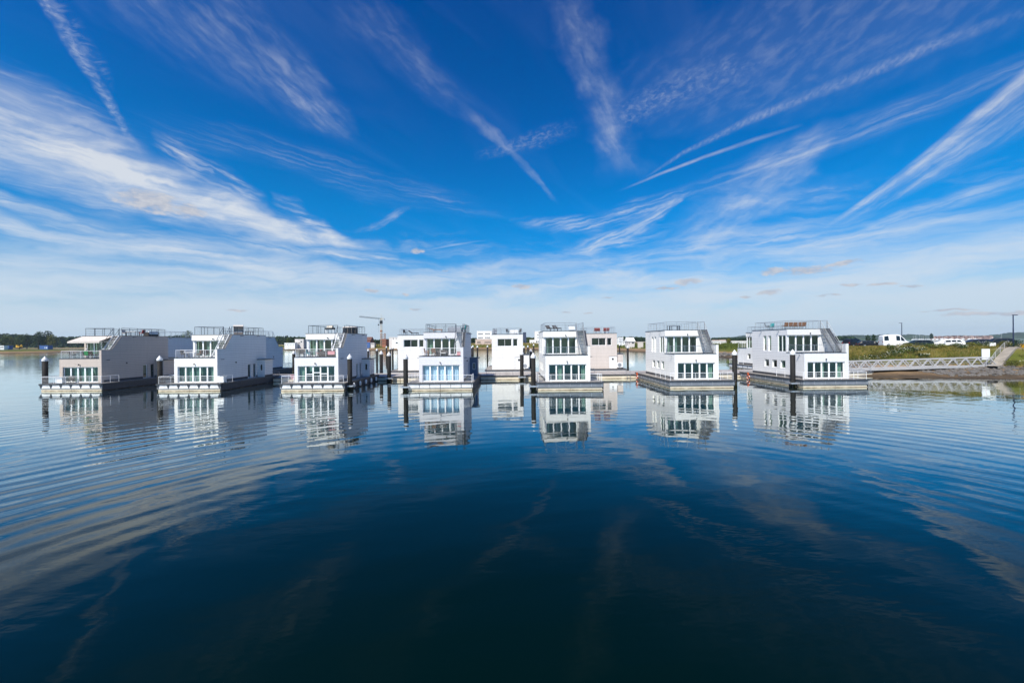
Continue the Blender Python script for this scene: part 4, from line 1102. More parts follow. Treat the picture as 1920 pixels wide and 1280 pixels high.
# ramp path up the bank
pp = []
for px, Y in ((1860,65.9),(1868,66.9),(1877,68.2),(1886,69.4),(1894,70.8),(1902,72.4),(1916,74.5),(1940,76.5),(1990,78.5)):
    pp.append([gx(px, Y), Y, 1.40 if px == 1860 else 0.])
pth = MB(); edge = []
for i, p in enumerate(pp):
    a_ = pp[max(0, i-1)]; b_ = pp[min(len(pp)-1, i+1)]
    n_ = Vector((-(b_[1]-a_[1]), b_[0]-a_[0], 0)).normalized()*.62
    if i: p[2] = max(1.45, max(land_h(p[0]+n_.x*k, p[1]+n_.y*k) for k in (-1,-.5,0,.5,1))+.08)
    edge.append((Vector(p)-n_, Vector(p)+n_))
dn = Vector((0,0,-.45))
for (u0, u1), (v0, v1) in zip(edge, edge[1:]):
    pth.q(u0, v0, v1, u1); pth.q(u0+dn, v0+dn, v0, u0); pth.q(u1, v1, v1+dn, u1+dn)
M['paving'] = mat('concrete_paving', (.27,.24,.20), .85, var=.2, vscale=1.5)
tag(pth.build('path', M['paving']), 'sloping concrete path from gangway up the bank', 'path', kind='structure')
rl = thing('path_railing', 'steel railing up the left side of the sloping bank path', 'railing', (0,0,0))
mb = MB()
for (u0, u1), (v0, v1) in zip(edge[:6], edge[1:6]):
    for zz, rr in ((1.05,.035),(.7,.022),(.35,.022)):
        mb.tube(u1+Vector((0,0,zz)), v1+Vector((0,0,zz)), rr)
mb.build('rail', M['alu'], rl)
for u0, u1 in edge[:6]:
    pm = MB(); pm.tube(u1+Vector((0,0,-.1)), u1+Vector((0,0,1.05)), .035); pm.build('post', M['alu'], rl)
# notice boards
sb = thing('notice_board', 'large blank white board standing at the bank end of the gangway', 'notice board', (gx(1848.5, 68.6), 68.6, 0))
zt = at(1848, 654, 68.6).z
mb = MB(); mb.box(-.70,.0,-.03,.03,zt-1.85,zt); mb.box(.0,.70,-.03,.03,zt-1.85,zt); mb.build('panel', M['appl'], sb)
mb = MB(); mb.box(-.015,.015,-.04,-.031,zt-1.7,zt-.2); mb.build('panel_joint', M['pink'], sb)
for sx in (-.6,.6):
    mb = MB(); mb.box(sx-.04,sx+.04,.031,.10,.9,zt-.05); mb.build('post', M['steel'], sb)
s2 = thing('notice_board', 'small white sign on two posts in the grass before the black car', 'sign', (gx(1862, 73.6), 73.6, 4.1))
mb = MB(); zt2 = at(1862, 642.3, 73.6).z-4.1; mb.box(-.56,.56,-.02,.02,zt2-.62,zt2); mb.build('panel', M['appl'], s2)
for sx in (-.5,.5):
    mb = MB(); mb.box(sx-.03,sx+.03,.021,.07,-.6,zt2-.02); mb.build('post', M['appl'], s2)

# ------------------------------------------------------------------ street lamps
M['lamp_blue'] = mat('dark_blue_lamp_paint', (.018,.028,.07), .4, .2)
def street_lamp(px, Y, ytop, arm, label):
    xx = gx(px, Y); z0 = land_h(xx, Y); H = at(px, ytop, Y).z-z0
    t = thing('street_lamp', label, 'street lamp', (xx, Y, z0), 0, 'street lamps on the bank')
    mb = MB(); mb.tube((0,0,-.2),(0,0,H), .11, 10, .075); mb.build('pole', M['lamp_blue'], t)
    mb = MB(); mb.tube((0,0,.0),(0,0,1.1), .13, 10, .13); mb.build('base', M['lamp_blue'], t)
    mb = MB(); mb.box(*sorted((-.08*arm, .75*arm)), -.11, .11, H-.02, H+.09); hd = mb.build('lamp_head', M['lamp_blue'], t)
    mb = MB(); mb.box(*sorted((.3*arm, .7*arm)), -.09, .09, H-.04, H-.022); mb.build('lamp_lens', M['cushion_white'], hd)
street_lamp(1900.5, 72.5, 590.8, 1, 'tall dark blue street lamp near the right edge, at the path')
street_lamp(1691.5, 112, 605.8, -1, 'dark street lamp rising behind the white camper van')
# ------------------------------------------------------------------ furniture kit
def on(boat, x, y, z, flip=False):
    l = boat.location
    return (l.x+x, l.y+(-y if flip else y), z)
TZ, RZ, DZ = ZT+.06, ZR+.063, ZD
def chair(loc, rz, fab, label, frame='steel_dark', group='terrace and roof chairs'):
    t = thing('chair', label, 'chair', loc, rz, group)
    MB().box(-.27,.27,-.27,.27,.40,.48).build('seat', M[fab], t)
    b = MB(); b.prism_x([(.22,.45),(.30,.45),(.40,1.0),(.33,1.0)], -.27, .27); b.build('backrest', M[fab], t)
    for sx in (-.25,.25):
        for sy in (-.24,.25):
            m1 = MB(); m1.tube((sx,sy,0),(sx,sy,.41), .022, 5); m1.build('leg', M[frame], t)
    for sx in (-.28,.28):
        m1 = MB(); m1.box(sx-.025,sx+.025,-.24,.28,.62,.66); m1.box(sx-.02,sx+.02,-.24,-.2,.41,.62); m1.build('armrest', M[frame], t)
    return t
def table(loc, w, d, h, label, top='wood', leg='steel_dark', group='terrace and roof tables'):
    t = thing('table', label, 'table', loc, 0, group)
    MB().box(-w/2,w/2,-d/2,d/2,h-.05,h).build('tabletop', M[top], t)
    for sx in (-1,1):
        for sy in (-1,1):
            m1 = MB(); m1.box(*sorted((sx*(w/2-.03),sx*(w/2-.10))), *sorted((sy*(d/2-.03),sy*(d/2-.10))), 0, h-.05); m1.build('leg', M[leg], t)
    return t
def sofa(loc, w, rz, base, fab, label, group='lounge sofas'):
    t = thing('lounge_sofa', label, 'sofa', loc, rz, group)
    MB().box(-w/2,w/2,-.42,.42,.0,.28).build('base', M[base], t)
    MB().box(-w/2+.13,w/2-.13,-.4,.24,.282,.44).build('seat_cushion', M[fab], t)
    MB().box(-w/2+.13,w/2-.13,.245,.41,.284,.78).build('backrest', M[fab], t)
    for sx in (-1,1): MB().box(*sorted((sx*w/2, sx*(w/2-.125))),-.42,.42,.282,.62).build('armrest', M[base], t)
    return t
def lounger(loc, rz, frame, fab, label, raise_=.6):
    t = thing('sun_lounger', label, 'sun lounger', loc, rz, 'sun loungers on the roofs')
    MB().box(-.33,.33,-1.0,.35,.30,.36).build('frame', M[frame], t)
    m1 = MB(); m1.prism_x([(-.98,.362),(.33,.362),(.33,.44),(-.98,.44)], -.31, .31); m1.build('mattress', M[fab], t)
    m1 = MB(); c = math.cos(raise_); s = math.sin(raise_); m1.prism_x([(.34,.362),(.34+.75*c,.362+.75*s),(.34+.75*c-.07*s,.362+.75*s+.07*c),(.30,.45)], -.31, .31); m1.build('backrest', M[fab], t)
    for sx in (-.3,.3):
        for sy in (-.9,.25):
            m1 = MB(); m1.box(sx-.025,sx+.025,sy-.025,sy+.025,0,.30); m1.build('leg', M[frame], t)
    return t
def beach_chair(loc, rz, label):
    t = thing('beach_chair', label, 'beach chair', loc, rz); t.scale = (.95, .95, .88)
    MB().box(-.62,.62,-.45,.45,.0,.42).build('base', M['wicker'], t)
    m1 = MB()
    m1.prism_x([(.30,.42),(.45,.42),(.62,1.25),(.50,1.62),(-.28,1.66),(-.30,1.60),(.42,1.54),(.52,1.22)], -.62, .62)
    m1.build('hood', M['canvas'], t)
    for sx in (-1,1):
        m1 = MB(); m1.prism_x([(-.25,.42),(.44,.42),(.60,1.24),(.49,1.60),(-.26,1.63)], *sorted((sx*.622, sx*.66))); m1.build('side_panel', M['canvas'], t)
    m1 = MB(); m1.prism_x([(-.52,1.5),(-.5,1.48),(-.27,1.62),(-.28,1.70),(.52,1.66),(.5,1.70),(-.28,1.73)], -.68, .68); m1.build('awning', M['canvas'], t)
    MB().box(-.56,.56,-.42,.28,.422,.55).build('seat_cushion', M['cushion'], t)
    return t
def hot_tub(loc, label):
    t = thing('hot_tub', label, 'hot tub', loc)
    m1 = MB(); m1.lathe([(.98,.0),(1.04,.05),(1.04,.88)], 24); m1.build('tub', M['black'], t)
    for k in range(12):
        a = k*math.pi/6; m1 = MB(); m1.tube((1.05*math.cos(a),1.05*math.sin(a),.03),(1.05*math.cos(a),1.05*math.sin(a),.86), .035, 5); m1.build('stave', M['wicker'], t)
    m1 = MB(); m1.lathe([(1.1,.885),(1.12,.95),(1.06,1.04),(.5,1.09)], 24); m1.build('cover', M['canvas'], t)
    return t
def cabinet(loc, w, d, h, label, m_='appl', cat='storage box', name='storage_box', top='steel'):
    t = thing(name, label, cat, loc)
    MB().box(-w/2,w/2,-d/2,d/2,.06,h-.06).build('case', M[m_], t)
    MB().box(-w/2-.03,w/2+.03,-d/2-.03,d/2+.03,h-.058,h).build('lid', M[top], t)
    MB().box(-w/2+.05,w/2-.05,-d/2+.05,d/2-.05,0,.058).build('base', M['black'], t)
    return t
def grill(loc, label):
    t = thing('grill', label, 'grill', loc)
    m1 = MB(); m1.box(-.62,.62,-.28,.28,.55,.80); m1.prism_x([(-.28,.803),(.28,.803),(.22,1.08),(-.12,1.12)], -.40, .40); m1.build('firebox', M['black'], t)
    for sx in (-.55,.55):
        for sy in (-.22,.22):
            m1 = MB(); m1.box(sx-.03,sx+.03,sy-.03,sy+.03,0,.55); m1.build('leg', M['appl'], t)
    return t
def heat_pump(loc, label):
    t = thing('heat_pump', label, 'heat pump', loc, 0, 'white heat pump units')
    MB().box(-.5,.5,-.2,.2,.22,1.15).build('case', M['appl'], t)
    m1 = MB(); m1.tube((-.1,-.215,.68),(-.1,-.202,.68), .36, 20); m1.build('fan_grille', M['steel'], t)
    for sx in (-.4,.4): MB().box(sx-.06,sx+.06,-.24,.24,0,.22).build('foot', M['black'], t)
    return t
def life_ring(loc, rz, label):
    t = thing('life_ring', label, 'life ring', loc, rz, 'orange life rings')
    me = bpy.data.meshes.new('ring'); bm = bmesh.new(); V = []
    for i in range(20):
        a = 2*math.pi*i/20; row = []
        for j in range(8):
            b = 2*math.pi*j/8; rr = .31+.075*math.cos(b)
            row.append(bm.verts.new((rr*math.cos(a), .075*math.sin(b), rr*math.sin(a))))
        V.append(row)
    for i in range(20):
        for j in range(8): bm.faces.new((V[i][j], V[(i+1)%20][j], V[(i+1)%20][(j+1)%8], V[i][(j+1)%8]))
    bm.to_mesh(me); bm.free(); me.materials.append(M['orange']); me.polygons.foreach_set('use_smooth',[True]*len(me.polygons))
    o = bpy.data.objects.new('ring', me); C.objects.link(o); o.parent = t
    for k in range(4):
        a = k*math.pi/2+.4; m1 = MB(); m1.tube((.31*math.cos(a)-.05*math.sin(a),0,.31*math.sin(a)+.05*math.cos(a)),(.31*math.cos(a)+.05*math.sin(a),0,.31*math.sin(a)-.05*math.cos(a)), .082, 8); m1.build('white_band', M['appl'], t)
    m1 = MB(); m1.box(-.05,.05,-.15,.09,.37,.72); m1.build('hanger', M['orange'], t)
    return t

# boat 1: awning, people at a table
b = b1
m1 = MB(); 
for z_ in (0,.02):
    m1.q((-2.98,YU-.24,7.55+z_),(1.55,YU-.24,7.55+z_),(1.55,YU-2.3,6.80+z_),(-2.98,YU-2.3,6.80+z_))
m1.q((-2.98,YU-2.3,6.58),(1.55,YU-2.3,6.58),(1.55,YU-2.3,6.80),(-2.98,YU-2.3,6.80)); aw = m1.build('awning', M['canvas'], b1)
for x_ in (-2.7,1.3):
    m1 = MB(); m1.tube((x_,YU-.25,7.0),(x_,YU-2.28,6.82), .025, 5); m1.build('awning_arm', M['steel_white'], aw)
chair(on(b,-2.0,YF+.8,TZ), 2.6, 'rattan', 'dark chair alone at the left terrace corner of the warm grey houseboat')
table(on(b,.85,YF+1.0,TZ), 1.3, .8, .74, 'green topped table on the terrace of the warm grey houseboat', 'green_fab')
chair(on(b,.6,YF+.45,TZ), math.pi, 'green_fab', 'green chair in front of the table on the warm grey terrace')
chair(on(b,1.2,YF+.45,TZ), math.pi, 'rattan', 'dark chair right of the green chair on the warm grey terrace')
chair(on(b,-.25,YF+1.0,TZ), math.pi/2, 'rattan', 'dark chair under the seated person on the warm grey terrace')
table(on(b,.2,YU+4.3,RZ), 1.5, .9, .72, 'cream table on the roof of the warm grey houseboat', 'canvas')
chair(on(b,-.9,YU+4.2,RZ), math.pi/2, 'canvas', 'cream chair left of the roof table on the warm grey houseboat')
chair(on(b,1.3,YU+4.6,RZ), -math.pi/2, 'red', 'red chair beside the cream roof table on the warm grey houseboat')
sofa(on(b,1.2,YU+6.4,RZ), 1.9, -math.pi/2, 'rattan', 'cushion_white', 'pale cushioned sofa at the rear of the warm grey houseboat roof')
cabinet(on(b,-2.0,.6,DZ), .9, .5, .85, 'white storage box on the front deck of the warm grey houseboat')
chair(on(b,-.95,.75,DZ), .3, 'rattan', 'dark chair beside the white box on the front deck of the warm grey houseboat')
# boat 2
b = b2
table(on(b,-1.3,YF+.9,TZ), 1.5, .85, .74, 'grey wood table on the terrace of the houseboat with the beach chair', 'cushion_white')
chair(on(b,-2.3,YF+.9,TZ), math.pi/2, 'rattan', 'dark chair left of the pale table on the second terrace from the left')
chair(on(b,-.2,YF+.8,TZ), -math.pi/2, 'wood', 'reddish chair right of the pale table on the second terrace from the left')
chair(on(b,.55,YF+1.1,TZ), -2.4, 'rattan', 'dark chair nearest the stairs on the second terrace from the left')
beach_chair(on(b,.6,YU+4.4,RZ), .5, 'hooded wicker beach chair with pale awning on the roof of the second houseboat')
table(on(b,1.3,YU+5.9,RZ), .9, .7, .6, 'low wooden table next to the hooded beach chair')
cabinet(on(b,3.45,1.3,DZ), .95, .6, .95, 'white storage box on the right deck of the houseboat with the beach chair')
cabinet(on(b,-3.55,2.1,DZ), 1.0, .6, 1.05, 'white topped grill cabinet on the left deck beside the second houseboat', 'black', 'grill', 'grill_cabinet', 'appl')
# boat 3
b = b3
chair(on(b,-2.5,YF+.9,TZ), .4, 'rattan', 'dark chair in the left terrace corner of the hot tub houseboat')
chair(on(b,-1.6,YF+1.2,TZ), math.pi/2, 'teal', 'teal chair left of the small table on the hot tub houseboat terrace')
table(on(b,-.95,YF+1.2,TZ), .8, .8, .74, 'small round looking table on the hot tub houseboat terrace', 'steel')
chair(on(b,-.3,YF+1.2,TZ), -math.pi/2, 'red', 'dark red chair right of the small table on the hot tub houseboat terrace')
sofa(on(b,.55,YF+.75,TZ), 1.0, math.pi, 'rattan', 'rattan', 'dark rattan armchair seen from behind on the hot tub houseboat terrace')
sofa(on(b,1.75,YF+.75,TZ), 1.2, math.pi, 'rattan', 'pink', 'rattan armchair with pink cushions on the hot tub houseboat terrace')
hot_tub(on(b,1.55,YU+4.2,RZ), 'dark round hot tub with pale cover behind the roof railing')
grill(on(b,-.15,YU+1.1,RZ), 'black grill on white legs at the front of the hot tub houseboat roof')
chair(on(b,-3.5,2.2,DZ), 1.2, 'pink', 'pale pink deck chair on the left deck of the hot tub houseboat', 'steel_white')
# boat 4
b = b4
chair(on(b,-2.15,YF+1.0,TZ), math.pi/2, 'wood', 'teak chair left of the terrace table on the pale grey houseboat', 'wood')
chair(on(b,-1.15,YF+.7,TZ), math.pi, 'wood', 'teak chair in front of the curtain on the pale grey houseboat terrace', 'wood')
table(on(b,-1.6,YF+1.3,TZ), 1.0, .8, .74, 'teak table between two teak chairs on the pale grey houseboat', 'wood', 'wood')
sofa(on(b,-.1,YF+1.1,TZ), 1.5, math.pi, 'rattan', 'rattan', 'dark rattan sofa in the middle of the pale grey houseboat terrace')
table(on(b,.15,YF+.45,TZ), .7, .5, .4, 'low white topped table in front of the dark rattan sofa', 'cushion_white')
cabinet(on(b,2.2,YF+.5,TZ), .45, .4, .55, 'small reddish crate at the foot of the stairs on the pale grey houseboat', 'pink', 'crate', 'crate', 'wood')
lounger(on(b,-1.6,YU+1.2,RZ), math.pi/2, 'wood', 'wood', 'low teak lounger at the front left of the pale grey houseboat roof', .3)
sofa(on(b,1.0,YU+2.2,RZ), 2.0, 0.2, 'cushion', 'cushion', 'grey cushioned sofa near the stair head of the pale grey houseboat')
chair(on(b,2.2,YU+3.4,RZ), -1.6, 'pink', 'pink cushioned chair right of the grey roof sofa on the pale grey houseboat')
chair(on(b,2.3,YU+1.8,RZ), -1.2, 'teal', 'blue-green folding chair at the roof edge of the pale grey houseboat')
# boat 5
b = b5
lounger(on(b,-1.9,YU+1.6,RZ), .3, 'steel_dark', 'rattan', 'dark lounger on the left of the houseboat roof in front of the beige house')
lounger(on(b,-.9,YU+1.7,RZ), .3, 'steel_dark', 'rattan', 'second dark lounger, nearer the middle of the same roof as its twin')
cabinet(on(b,1.15,YU+1.0,RZ), .9, .6, .75, 'white box beside the stair head on the roof in front of the beige house')
# boat 6, 7
b = b6
table(on(b,-.5,YU+3.0,RZ), 1.6, .9, .74, 'steel framed table on the otherwise empty roof of the second houseboat from the right', 'steel')
table(on(b,1.0,YU+6.0,RZ), 1.4, .8, .74, 'steel table at the rear of the roof of the second houseboat from the right', 'steel')
b = b7
for i in range(5):
    chair(on(b,-1.3+i*.66,YU+2.7+.02*i,RZ), math.pi, 'wood', ['leftmost brown chair of the row of five on the right end roof','second brown chair from the left in the roof row','middle brown chair of the roof row on the right end houseboat','fourth brown chair from the left in the roof row','rightmost brown chair of the row of five on the right end roof'][i], 'rattan')
chair(on(b,-2.35,YU+5.0,RZ), 1.0, 'rattan', 'dark chair near the rear left of the right end houseboat roof')
chair(on(b,-1.7,YU+5.1,RZ), -1.0, 'teal', 'teal chair next to the dark chair on the right end houseboat roof')
# back row roofs and sides
def onb(boat, x, y, z): return on(boat, x, y, z, True)
chair(onb(h4,-1.9,YR-1.3,RZ), 1., 'rattan', 'dark chair on the roof of the half hidden white house, left one of two')
lounger(onb(h4,-.4,YR-1.4,RZ), 1.3, 'steel_dark', 'rattan', 'dark lounger on the roof of the half hidden white house')
sofa(onb(h5,1.2,YR-1.3,RZ), 1.7, 0, 'cushion_white', 'cushion_white', 'white cushioned sofa on the right of the lone white house roof')
chair(onb(h5,.1,YR-1.2,RZ), .7, 'rattan', 'dark chair left of the white roof sofa on the lone white house')
chair(onb(h5,2.3,YR-1.7,RZ), -.7, 'rattan', 'dark chair right of the white roof sofa on the lone white house')
cabinet(onb(h5,-2.45,YR-1.0,RZ), .8, .7, 1.0, 'grey box at the left roof corner of the lone white house', 'cushion')
for i, (x_, lab) in enumerate(((-1.0,'leftmost red chair on the beige house roof'),(-.45,'red chair second from left on the beige house roof'),(.75,'red chair second from right on the beige house roof'),(1.35,'rightmost red chair on the beige house roof'))):
    chair(onb(h6,x_,YR-1.0,RZ), math.pi, 'red', lab, 'steel_white')
table(onb(h6,.1,YR-1.8,RZ), 2.2, .9, .74, 'white table behind the red chairs on the beige house roof', 'cushion_white', 'steel_white')
heat_pump((gx(985.5,74.6), 74.5, ZD), 'white heat pump right of the lone white house')
heat_pump((gx(1162,74.6), 74.5, ZD), 'white heat pump right of the beige house')
life_ring((b6.location.x-4.42, b6.location.y+12.3, .42), -math.pi/2, 'orange life ring hanging at the rear left side of the second houseboat from the right')
life_ring((b7.location.x-4.42, b7.location.y+11.2, .40), -math.pi/2, 'orange life ring hanging at the rear left side of the right end houseboat')

# fenders and mooring lines
for y_ in (2.6,4.9,7.2,9.5,11.8):
    t = thing('fender', 'white fender hanging along the right pontoon side of the hot tub houseboat', 'fender', (b3.location.x+4.44, b3.location.y+y_, .12), 0, 'white fenders of the hot tub houseboat')
    m1 = MB(); m1.lathe([(.03,.0),(.13,.06),(.16,.2),(.16,.5),(.13,.62),(.03,.68)], 12); m1.build('body', M['appl'], t, smooth=True)
    m1 = MB(); m1.tube((0,0,.66),(-.14,0,.86), .02, 5); m1.build('line', M['rubber'], t)

# seated person on the first terrace
def person(loc, rz):
    J = {'pelvis':(0,0,.50,.13),'chest':(0,.05,.85,.15),'neck':(0,.05,1.08,.055),'head':(0,.02,1.22,.095),'top':(0,.03,1.31,.07),
         'hl':(-.1,-.02,.50,.095),'kl':(-.12,-.45,.52,.065),'al':(-.13,-.46,.08,.045),'tl':(-.13,-.60,.04,.04),'hr':(.1,-.02,.50,.095),'kr':(.12,-.45,.52,.065),'ar':(.13,-.46,.08,.045),'tr':(.13,-.60,.04,.04),
         'sl':(-.19,.05,1.0,.06),'el':(-.26,-.08,.76,.045),'wl':(-.16,-.32,.74,.035),'fl':(-.13,-.40,.74,.03),'sr':(.19,.05,1.0,.06),'er':(.26,-.08,.76,.045),'wr':(.16,-.32,.74,.035),'fr':(.13,-.40,.74,.03)}
    E = [('pelvis','chest'),('chest','neck'),('neck','head'),('head','top'),('pelvis','hl'),('hl','kl'),('kl','al'),('al','tl'),('pelvis','hr'),('hr','kr'),('kr','ar'),('ar','tr'),
         ('chest','sl'),('sl','el'),('el','wl'),('wl','fl'),('chest','sr'),('sr','er'),('er','wr'),('wr','fr')]
    ks = list(J); me = bpy.data.meshes.new('body'); me.from_pydata([J[k][:3] for k in ks], [(ks.index(a), ks.index(c)) for a, c in E], [])
    t = thing('person', 'seated person in dark blue with a white cap under the awning', 'person', loc, rz)
    o = bpy.data.objects.new('body', me); C.objects.link(o); o.parent = t
    me.materials.append(mat('dark_blue_clothes', (.03,.05,.11), .9))
    sk = o.modifiers.new('skin', 'SKIN'); sv = me.skin_vertices[0].data
    for i, k in enumerate(ks): sv[i].radius = (J[k][3], J[k][3]*.85)
    sv[0].use_root = True
    o.modifiers.new('sub', 'SUBSURF').levels = 1; o.modifiers['sub'].render_levels = 2
    m1 = MB(); m1.lathe([(.11,1.22),(.115,1.27),(.10,1.33),(.05,1.37)], 12, (0,.02)); m1.box(-.08,.08,-.2,-.08,1.235,1.25); m1.build('cap', M['cushion_white'], t)
    m1 = MB(); m1.lathe([(.085,1.13),(.1,1.18),(.1,1.218)], 12, (0,.0)); m1.build('face', mat('skin', (.55,.33,.24), .6), t)
    return t
person(on(b1,-.22,YF+1.0,TZ), math.pi/2)
# ------------------------------------------------------------------ parked vehicles
M['tyre'] = M['rubber']; M['rim'] = mat('wheel_rim', (.45,.46,.48), .3, .8)
M['car_glass'] = mat('dark_car_glass', (.012,.017,.02), .03, 0, .5, var=.1)
M['lens'] = mat('lamp_lens_clear', (.6,.62,.62), .15, 0, .6); M['lens_red'] = mat('lamp_lens_red', (.35,.012,.01), .2)
def paint(n, c): return mat(n, c, .38, .0, .4, var=.05)
P_WHITE = paint('white_car_paint', (.78,.79,.80)); P_BLACK = paint('black_car_paint', (.010,.012,.018)); P_NAVY = paint('navy_car_paint', (.012,.018,.042)); P_GREEN = paint('dark_green_car_paint', (.012,.022,.022))
def vehicle(name, label, cat, loc, rz, pm, stations, W, wb, wr, win, group='vehicles parked on the bank', white_pillars=False):
    """stations: (x, z_bottom, z_belt, z_roof, roof width share); front is +x"""
    t = thing(name, label, cat, loc, rz, group)
    V = []; mb = MB(); n = len(stations)
    for (x, zb, zl, zr, rf) in stations:
        w = W/2*(1-.10*max(0, abs(x)/(stations[-1][0]) - .75)*4*.6)
        V += [(x,-w*.94,zb),(x,-w,zb+(zl-zb)*.35),(x,-w*.985,zl),(x,-w*rf,zr-.05),(x,-w*rf*.8,zr),(x,w*rf*.8,zr),(x,w*rf,zr-.05),(x,w*.985,zl),(x,w,zb+(zl-zb)*.35),(x,w*.94,zb)]
    mb.v = V
    for i in range(n-1):
        for k in range(10):
            j = (k+1) % 10
            mb.f.append((i*10+k, i*10+j, (i+1)*10+j, (i+1)*10+k))
    mb.f.append(tuple(range(10))); mb.f.append(tuple((n-1)*10+k for k in reversed(range(10))))
    body = mb.build('body', pm, t, smooth=False)
    def side_pt(x, f, sg):
        for i in range(n-1):
            a, b = stations[i], stations[i+1]
            if a[0] <= x <= b[0]:
                u = (x-a[0])/(b[0]-a[0]) if b[0] > a[0] else 0
                zl = a[2]+(b[2]-a[2])*u; zr = a[3]-.05+(b[3]-a[3])*u; rf = a[4]+(b[4]-a[4])*u
                w = W/2
                return (x, sg*((w*.985)*(1-f)+w*rf*f+.012), zl+(zr-zl)*f)
    for (xa, xb, xta, xtb) in win['side']:
        for sg in (-1,1):
            g = MB(); g.q(side_pt(xa,.08,sg), side_pt(xb,.08,sg), side_pt(xtb,.86,sg), side_pt(xta,.86,sg)); g.build('side_window', M['car_glass'], t)
    for nm, key in (('windscreen','front'),('rear_window','rear')):
        x0, z0, x1, z1, w0, w1 = win[key]; off = .015 if key == 'front' else -.015
        g = MB(); g.q((x0+off,-w0,z0+.01),(x0+off,w0,z0+.01),(x1+off,w1,z1+.012),(x1+off,-w1,z1+.012)); g.build(nm, M['car_glass'], t)
    for x in wb:
        for sg in (-1,1):
            y0 = sg*(W/2-.20); y1 = sg*(W/2+.005)
            wm_ = MB(); wm_.tube((x,y0,wr),(x,y1,wr), wr, 18); wo = wm_.build('wheel', M['tyre'], t)
            r_ = MB(); r_.tube((x,sg*(W/2+.006),wr),(x,sg*(W/2+.016),wr), wr*.66, 14); r_.build('rim', M['rim'], wo)
    fx, rx_ = stations[-1][0], stations[0][0]
    zl = stations[-1][2]
    for sg in (-1,1):
        h = MB(); h.box(fx-.12, fx+.02, *sorted((sg*(W*.24), sg*(W*.43))), zl-.22, zl-.05); h.build('headlight', M['lens'], t)
        h = MB(); h.box(rx_-.02, rx_+.10, *sorted((sg*(W*.33), sg*(W*.455))), stations[0][2]-.25, stations[0][2]-.02); h.build('tail_light', M['lens_red'], t)
        h = MB(); xm = win['side'][-1][1]-.25; zm = stations[len(stations)//2][2]+.06; h.box(xm-.06, xm+.08, *sorted((sg*(W/2+.01), sg*(W/2+.2))), zm, zm+.15); h.build('mirror', pm, t)
    bp_ = MB(); bp_.box(fx-.1, fx+.04, -W*.42, W*.42, stations[-1][1]-.02, stations[-1][1]+.2); bp_.build('front_bumper', M['black'], t)
    pl_ = MB(); pl_.box(fx+.041, fx+.055, -.26, .26, stations[-1][1]+.06, stations[-1][1]+.17); pl_.build('number_plate', M['appl'], t)
    return t
def wagon(px, Y, face, name, label, cat, pm, hh=1.5, L=4.6, W=1.85):
    k = hh/1.5; h2 = L/2
    st = [(-h2,.42,.88*k,1.0*k,.84),(-h2+.12,.34,.92*k,1.20*k,.80),(-h2+.55,.24,.95*k,1.46*k,.74),(-h2+1.3,.22,.95*k,1.5*k,.73),(0.1,.22,.93*k,1.5*k,.73),(.55,.22,.92*k,1.44*k,.73),(1.15,.22,.92*k,1.0*k,.84),(h2-.55,.24,.86*k,.93*k,.86),(h2-.12,.3,.72*k,.80*k,.84),(h2,.38,.66*k,.70*k,.82)]
    wn = dict(side=[(-h2+.45,-h2+1.25,-h2+.75,-h2+1.22),(-h2+1.33,-.35,-h2+1.33,-.33),(-.25,.95,-.23,.42)], front=(1.12,.98*k,.52,1.42*k,.72,.60), rear=(-h2+.1,1.0*k,-h2+.5,1.40*k,.66,.56))
    x = gx(px, Y); return vehicle(name, label, cat, (x, Y, land_h(x, Y)+.04), face, pm, st, W, (-h2+.95, h2-.92), .34, wn)
view = math.atan2(747, 780)            # a vehicle square-on to the viewer at the right of the picture
VA = math.radians
x = gx(1693, 78)
st = [(-2.75,.45,1.25,2.35,.80),(-2.62,.36,1.28,2.5,.80),(-1.6,.30,1.28,2.66,.78),(.3,.30,1.26,2.68,.78),(1.0,.30,1.24,2.55,.78),(1.65,.30,1.22,1.95,.82),(2.15,.30,1.20,1.38,.86),(2.65,.34,1.05,1.15,.86),(2.78,.42,.85,.92,.84)]
x = gx(1676, 83)
cv = vehicle('camper_van', 'white high-roofed camper van among the parked vehicles', 'camper van', (x, 83, land_h(x,83)+.1), -.30, P_WHITE, st, 2.0, (-1.65,1.75), .36,
        dict(side=[(-2.55,-1.55,-2.5,-1.6),(.0,.85,.02,.83),(1.0,1.95,.98,1.42)], front=(2.1,1.36,1.5,2.1,.78,.66), rear=(-2.74,1.35,-2.62,2.3,.7,.66)))
cv.scale = (.80, .95, .98)
wagon(1722, 80, math.pi-.4, 'car', 'dark hatchback right of the white camper van', 'car', P_GREEN, 1.5, 4.2)
wagon(1776, 79, math.pi-.42, 'car', 'white estate car with roof rails in the middle of the parked row', 'car', P_WHITE, 1.5, 4.7)
wagon(1828, 78.5, math.pi-.45, 'car', 'navy blue car with its long bonnet towards the white estate', 'car', P_NAVY, 1.55, 4.7)
wagon(1870, 78, math.pi-.5, 'car', 'black off-road car nearest to the street lamp', 'car', P_BLACK, 1.75, 4.7)
wagon(1602, 92, .2, 'van', 'black van behind the tall grass, left end of the parked row', 'van', P_BLACK, 1.95, 4.8, 1.95)
wagon(1632, 86, -.4, 'car', 'low black car between the black van and the camper', 'car', P_BLACK, 1.45, 4.4)

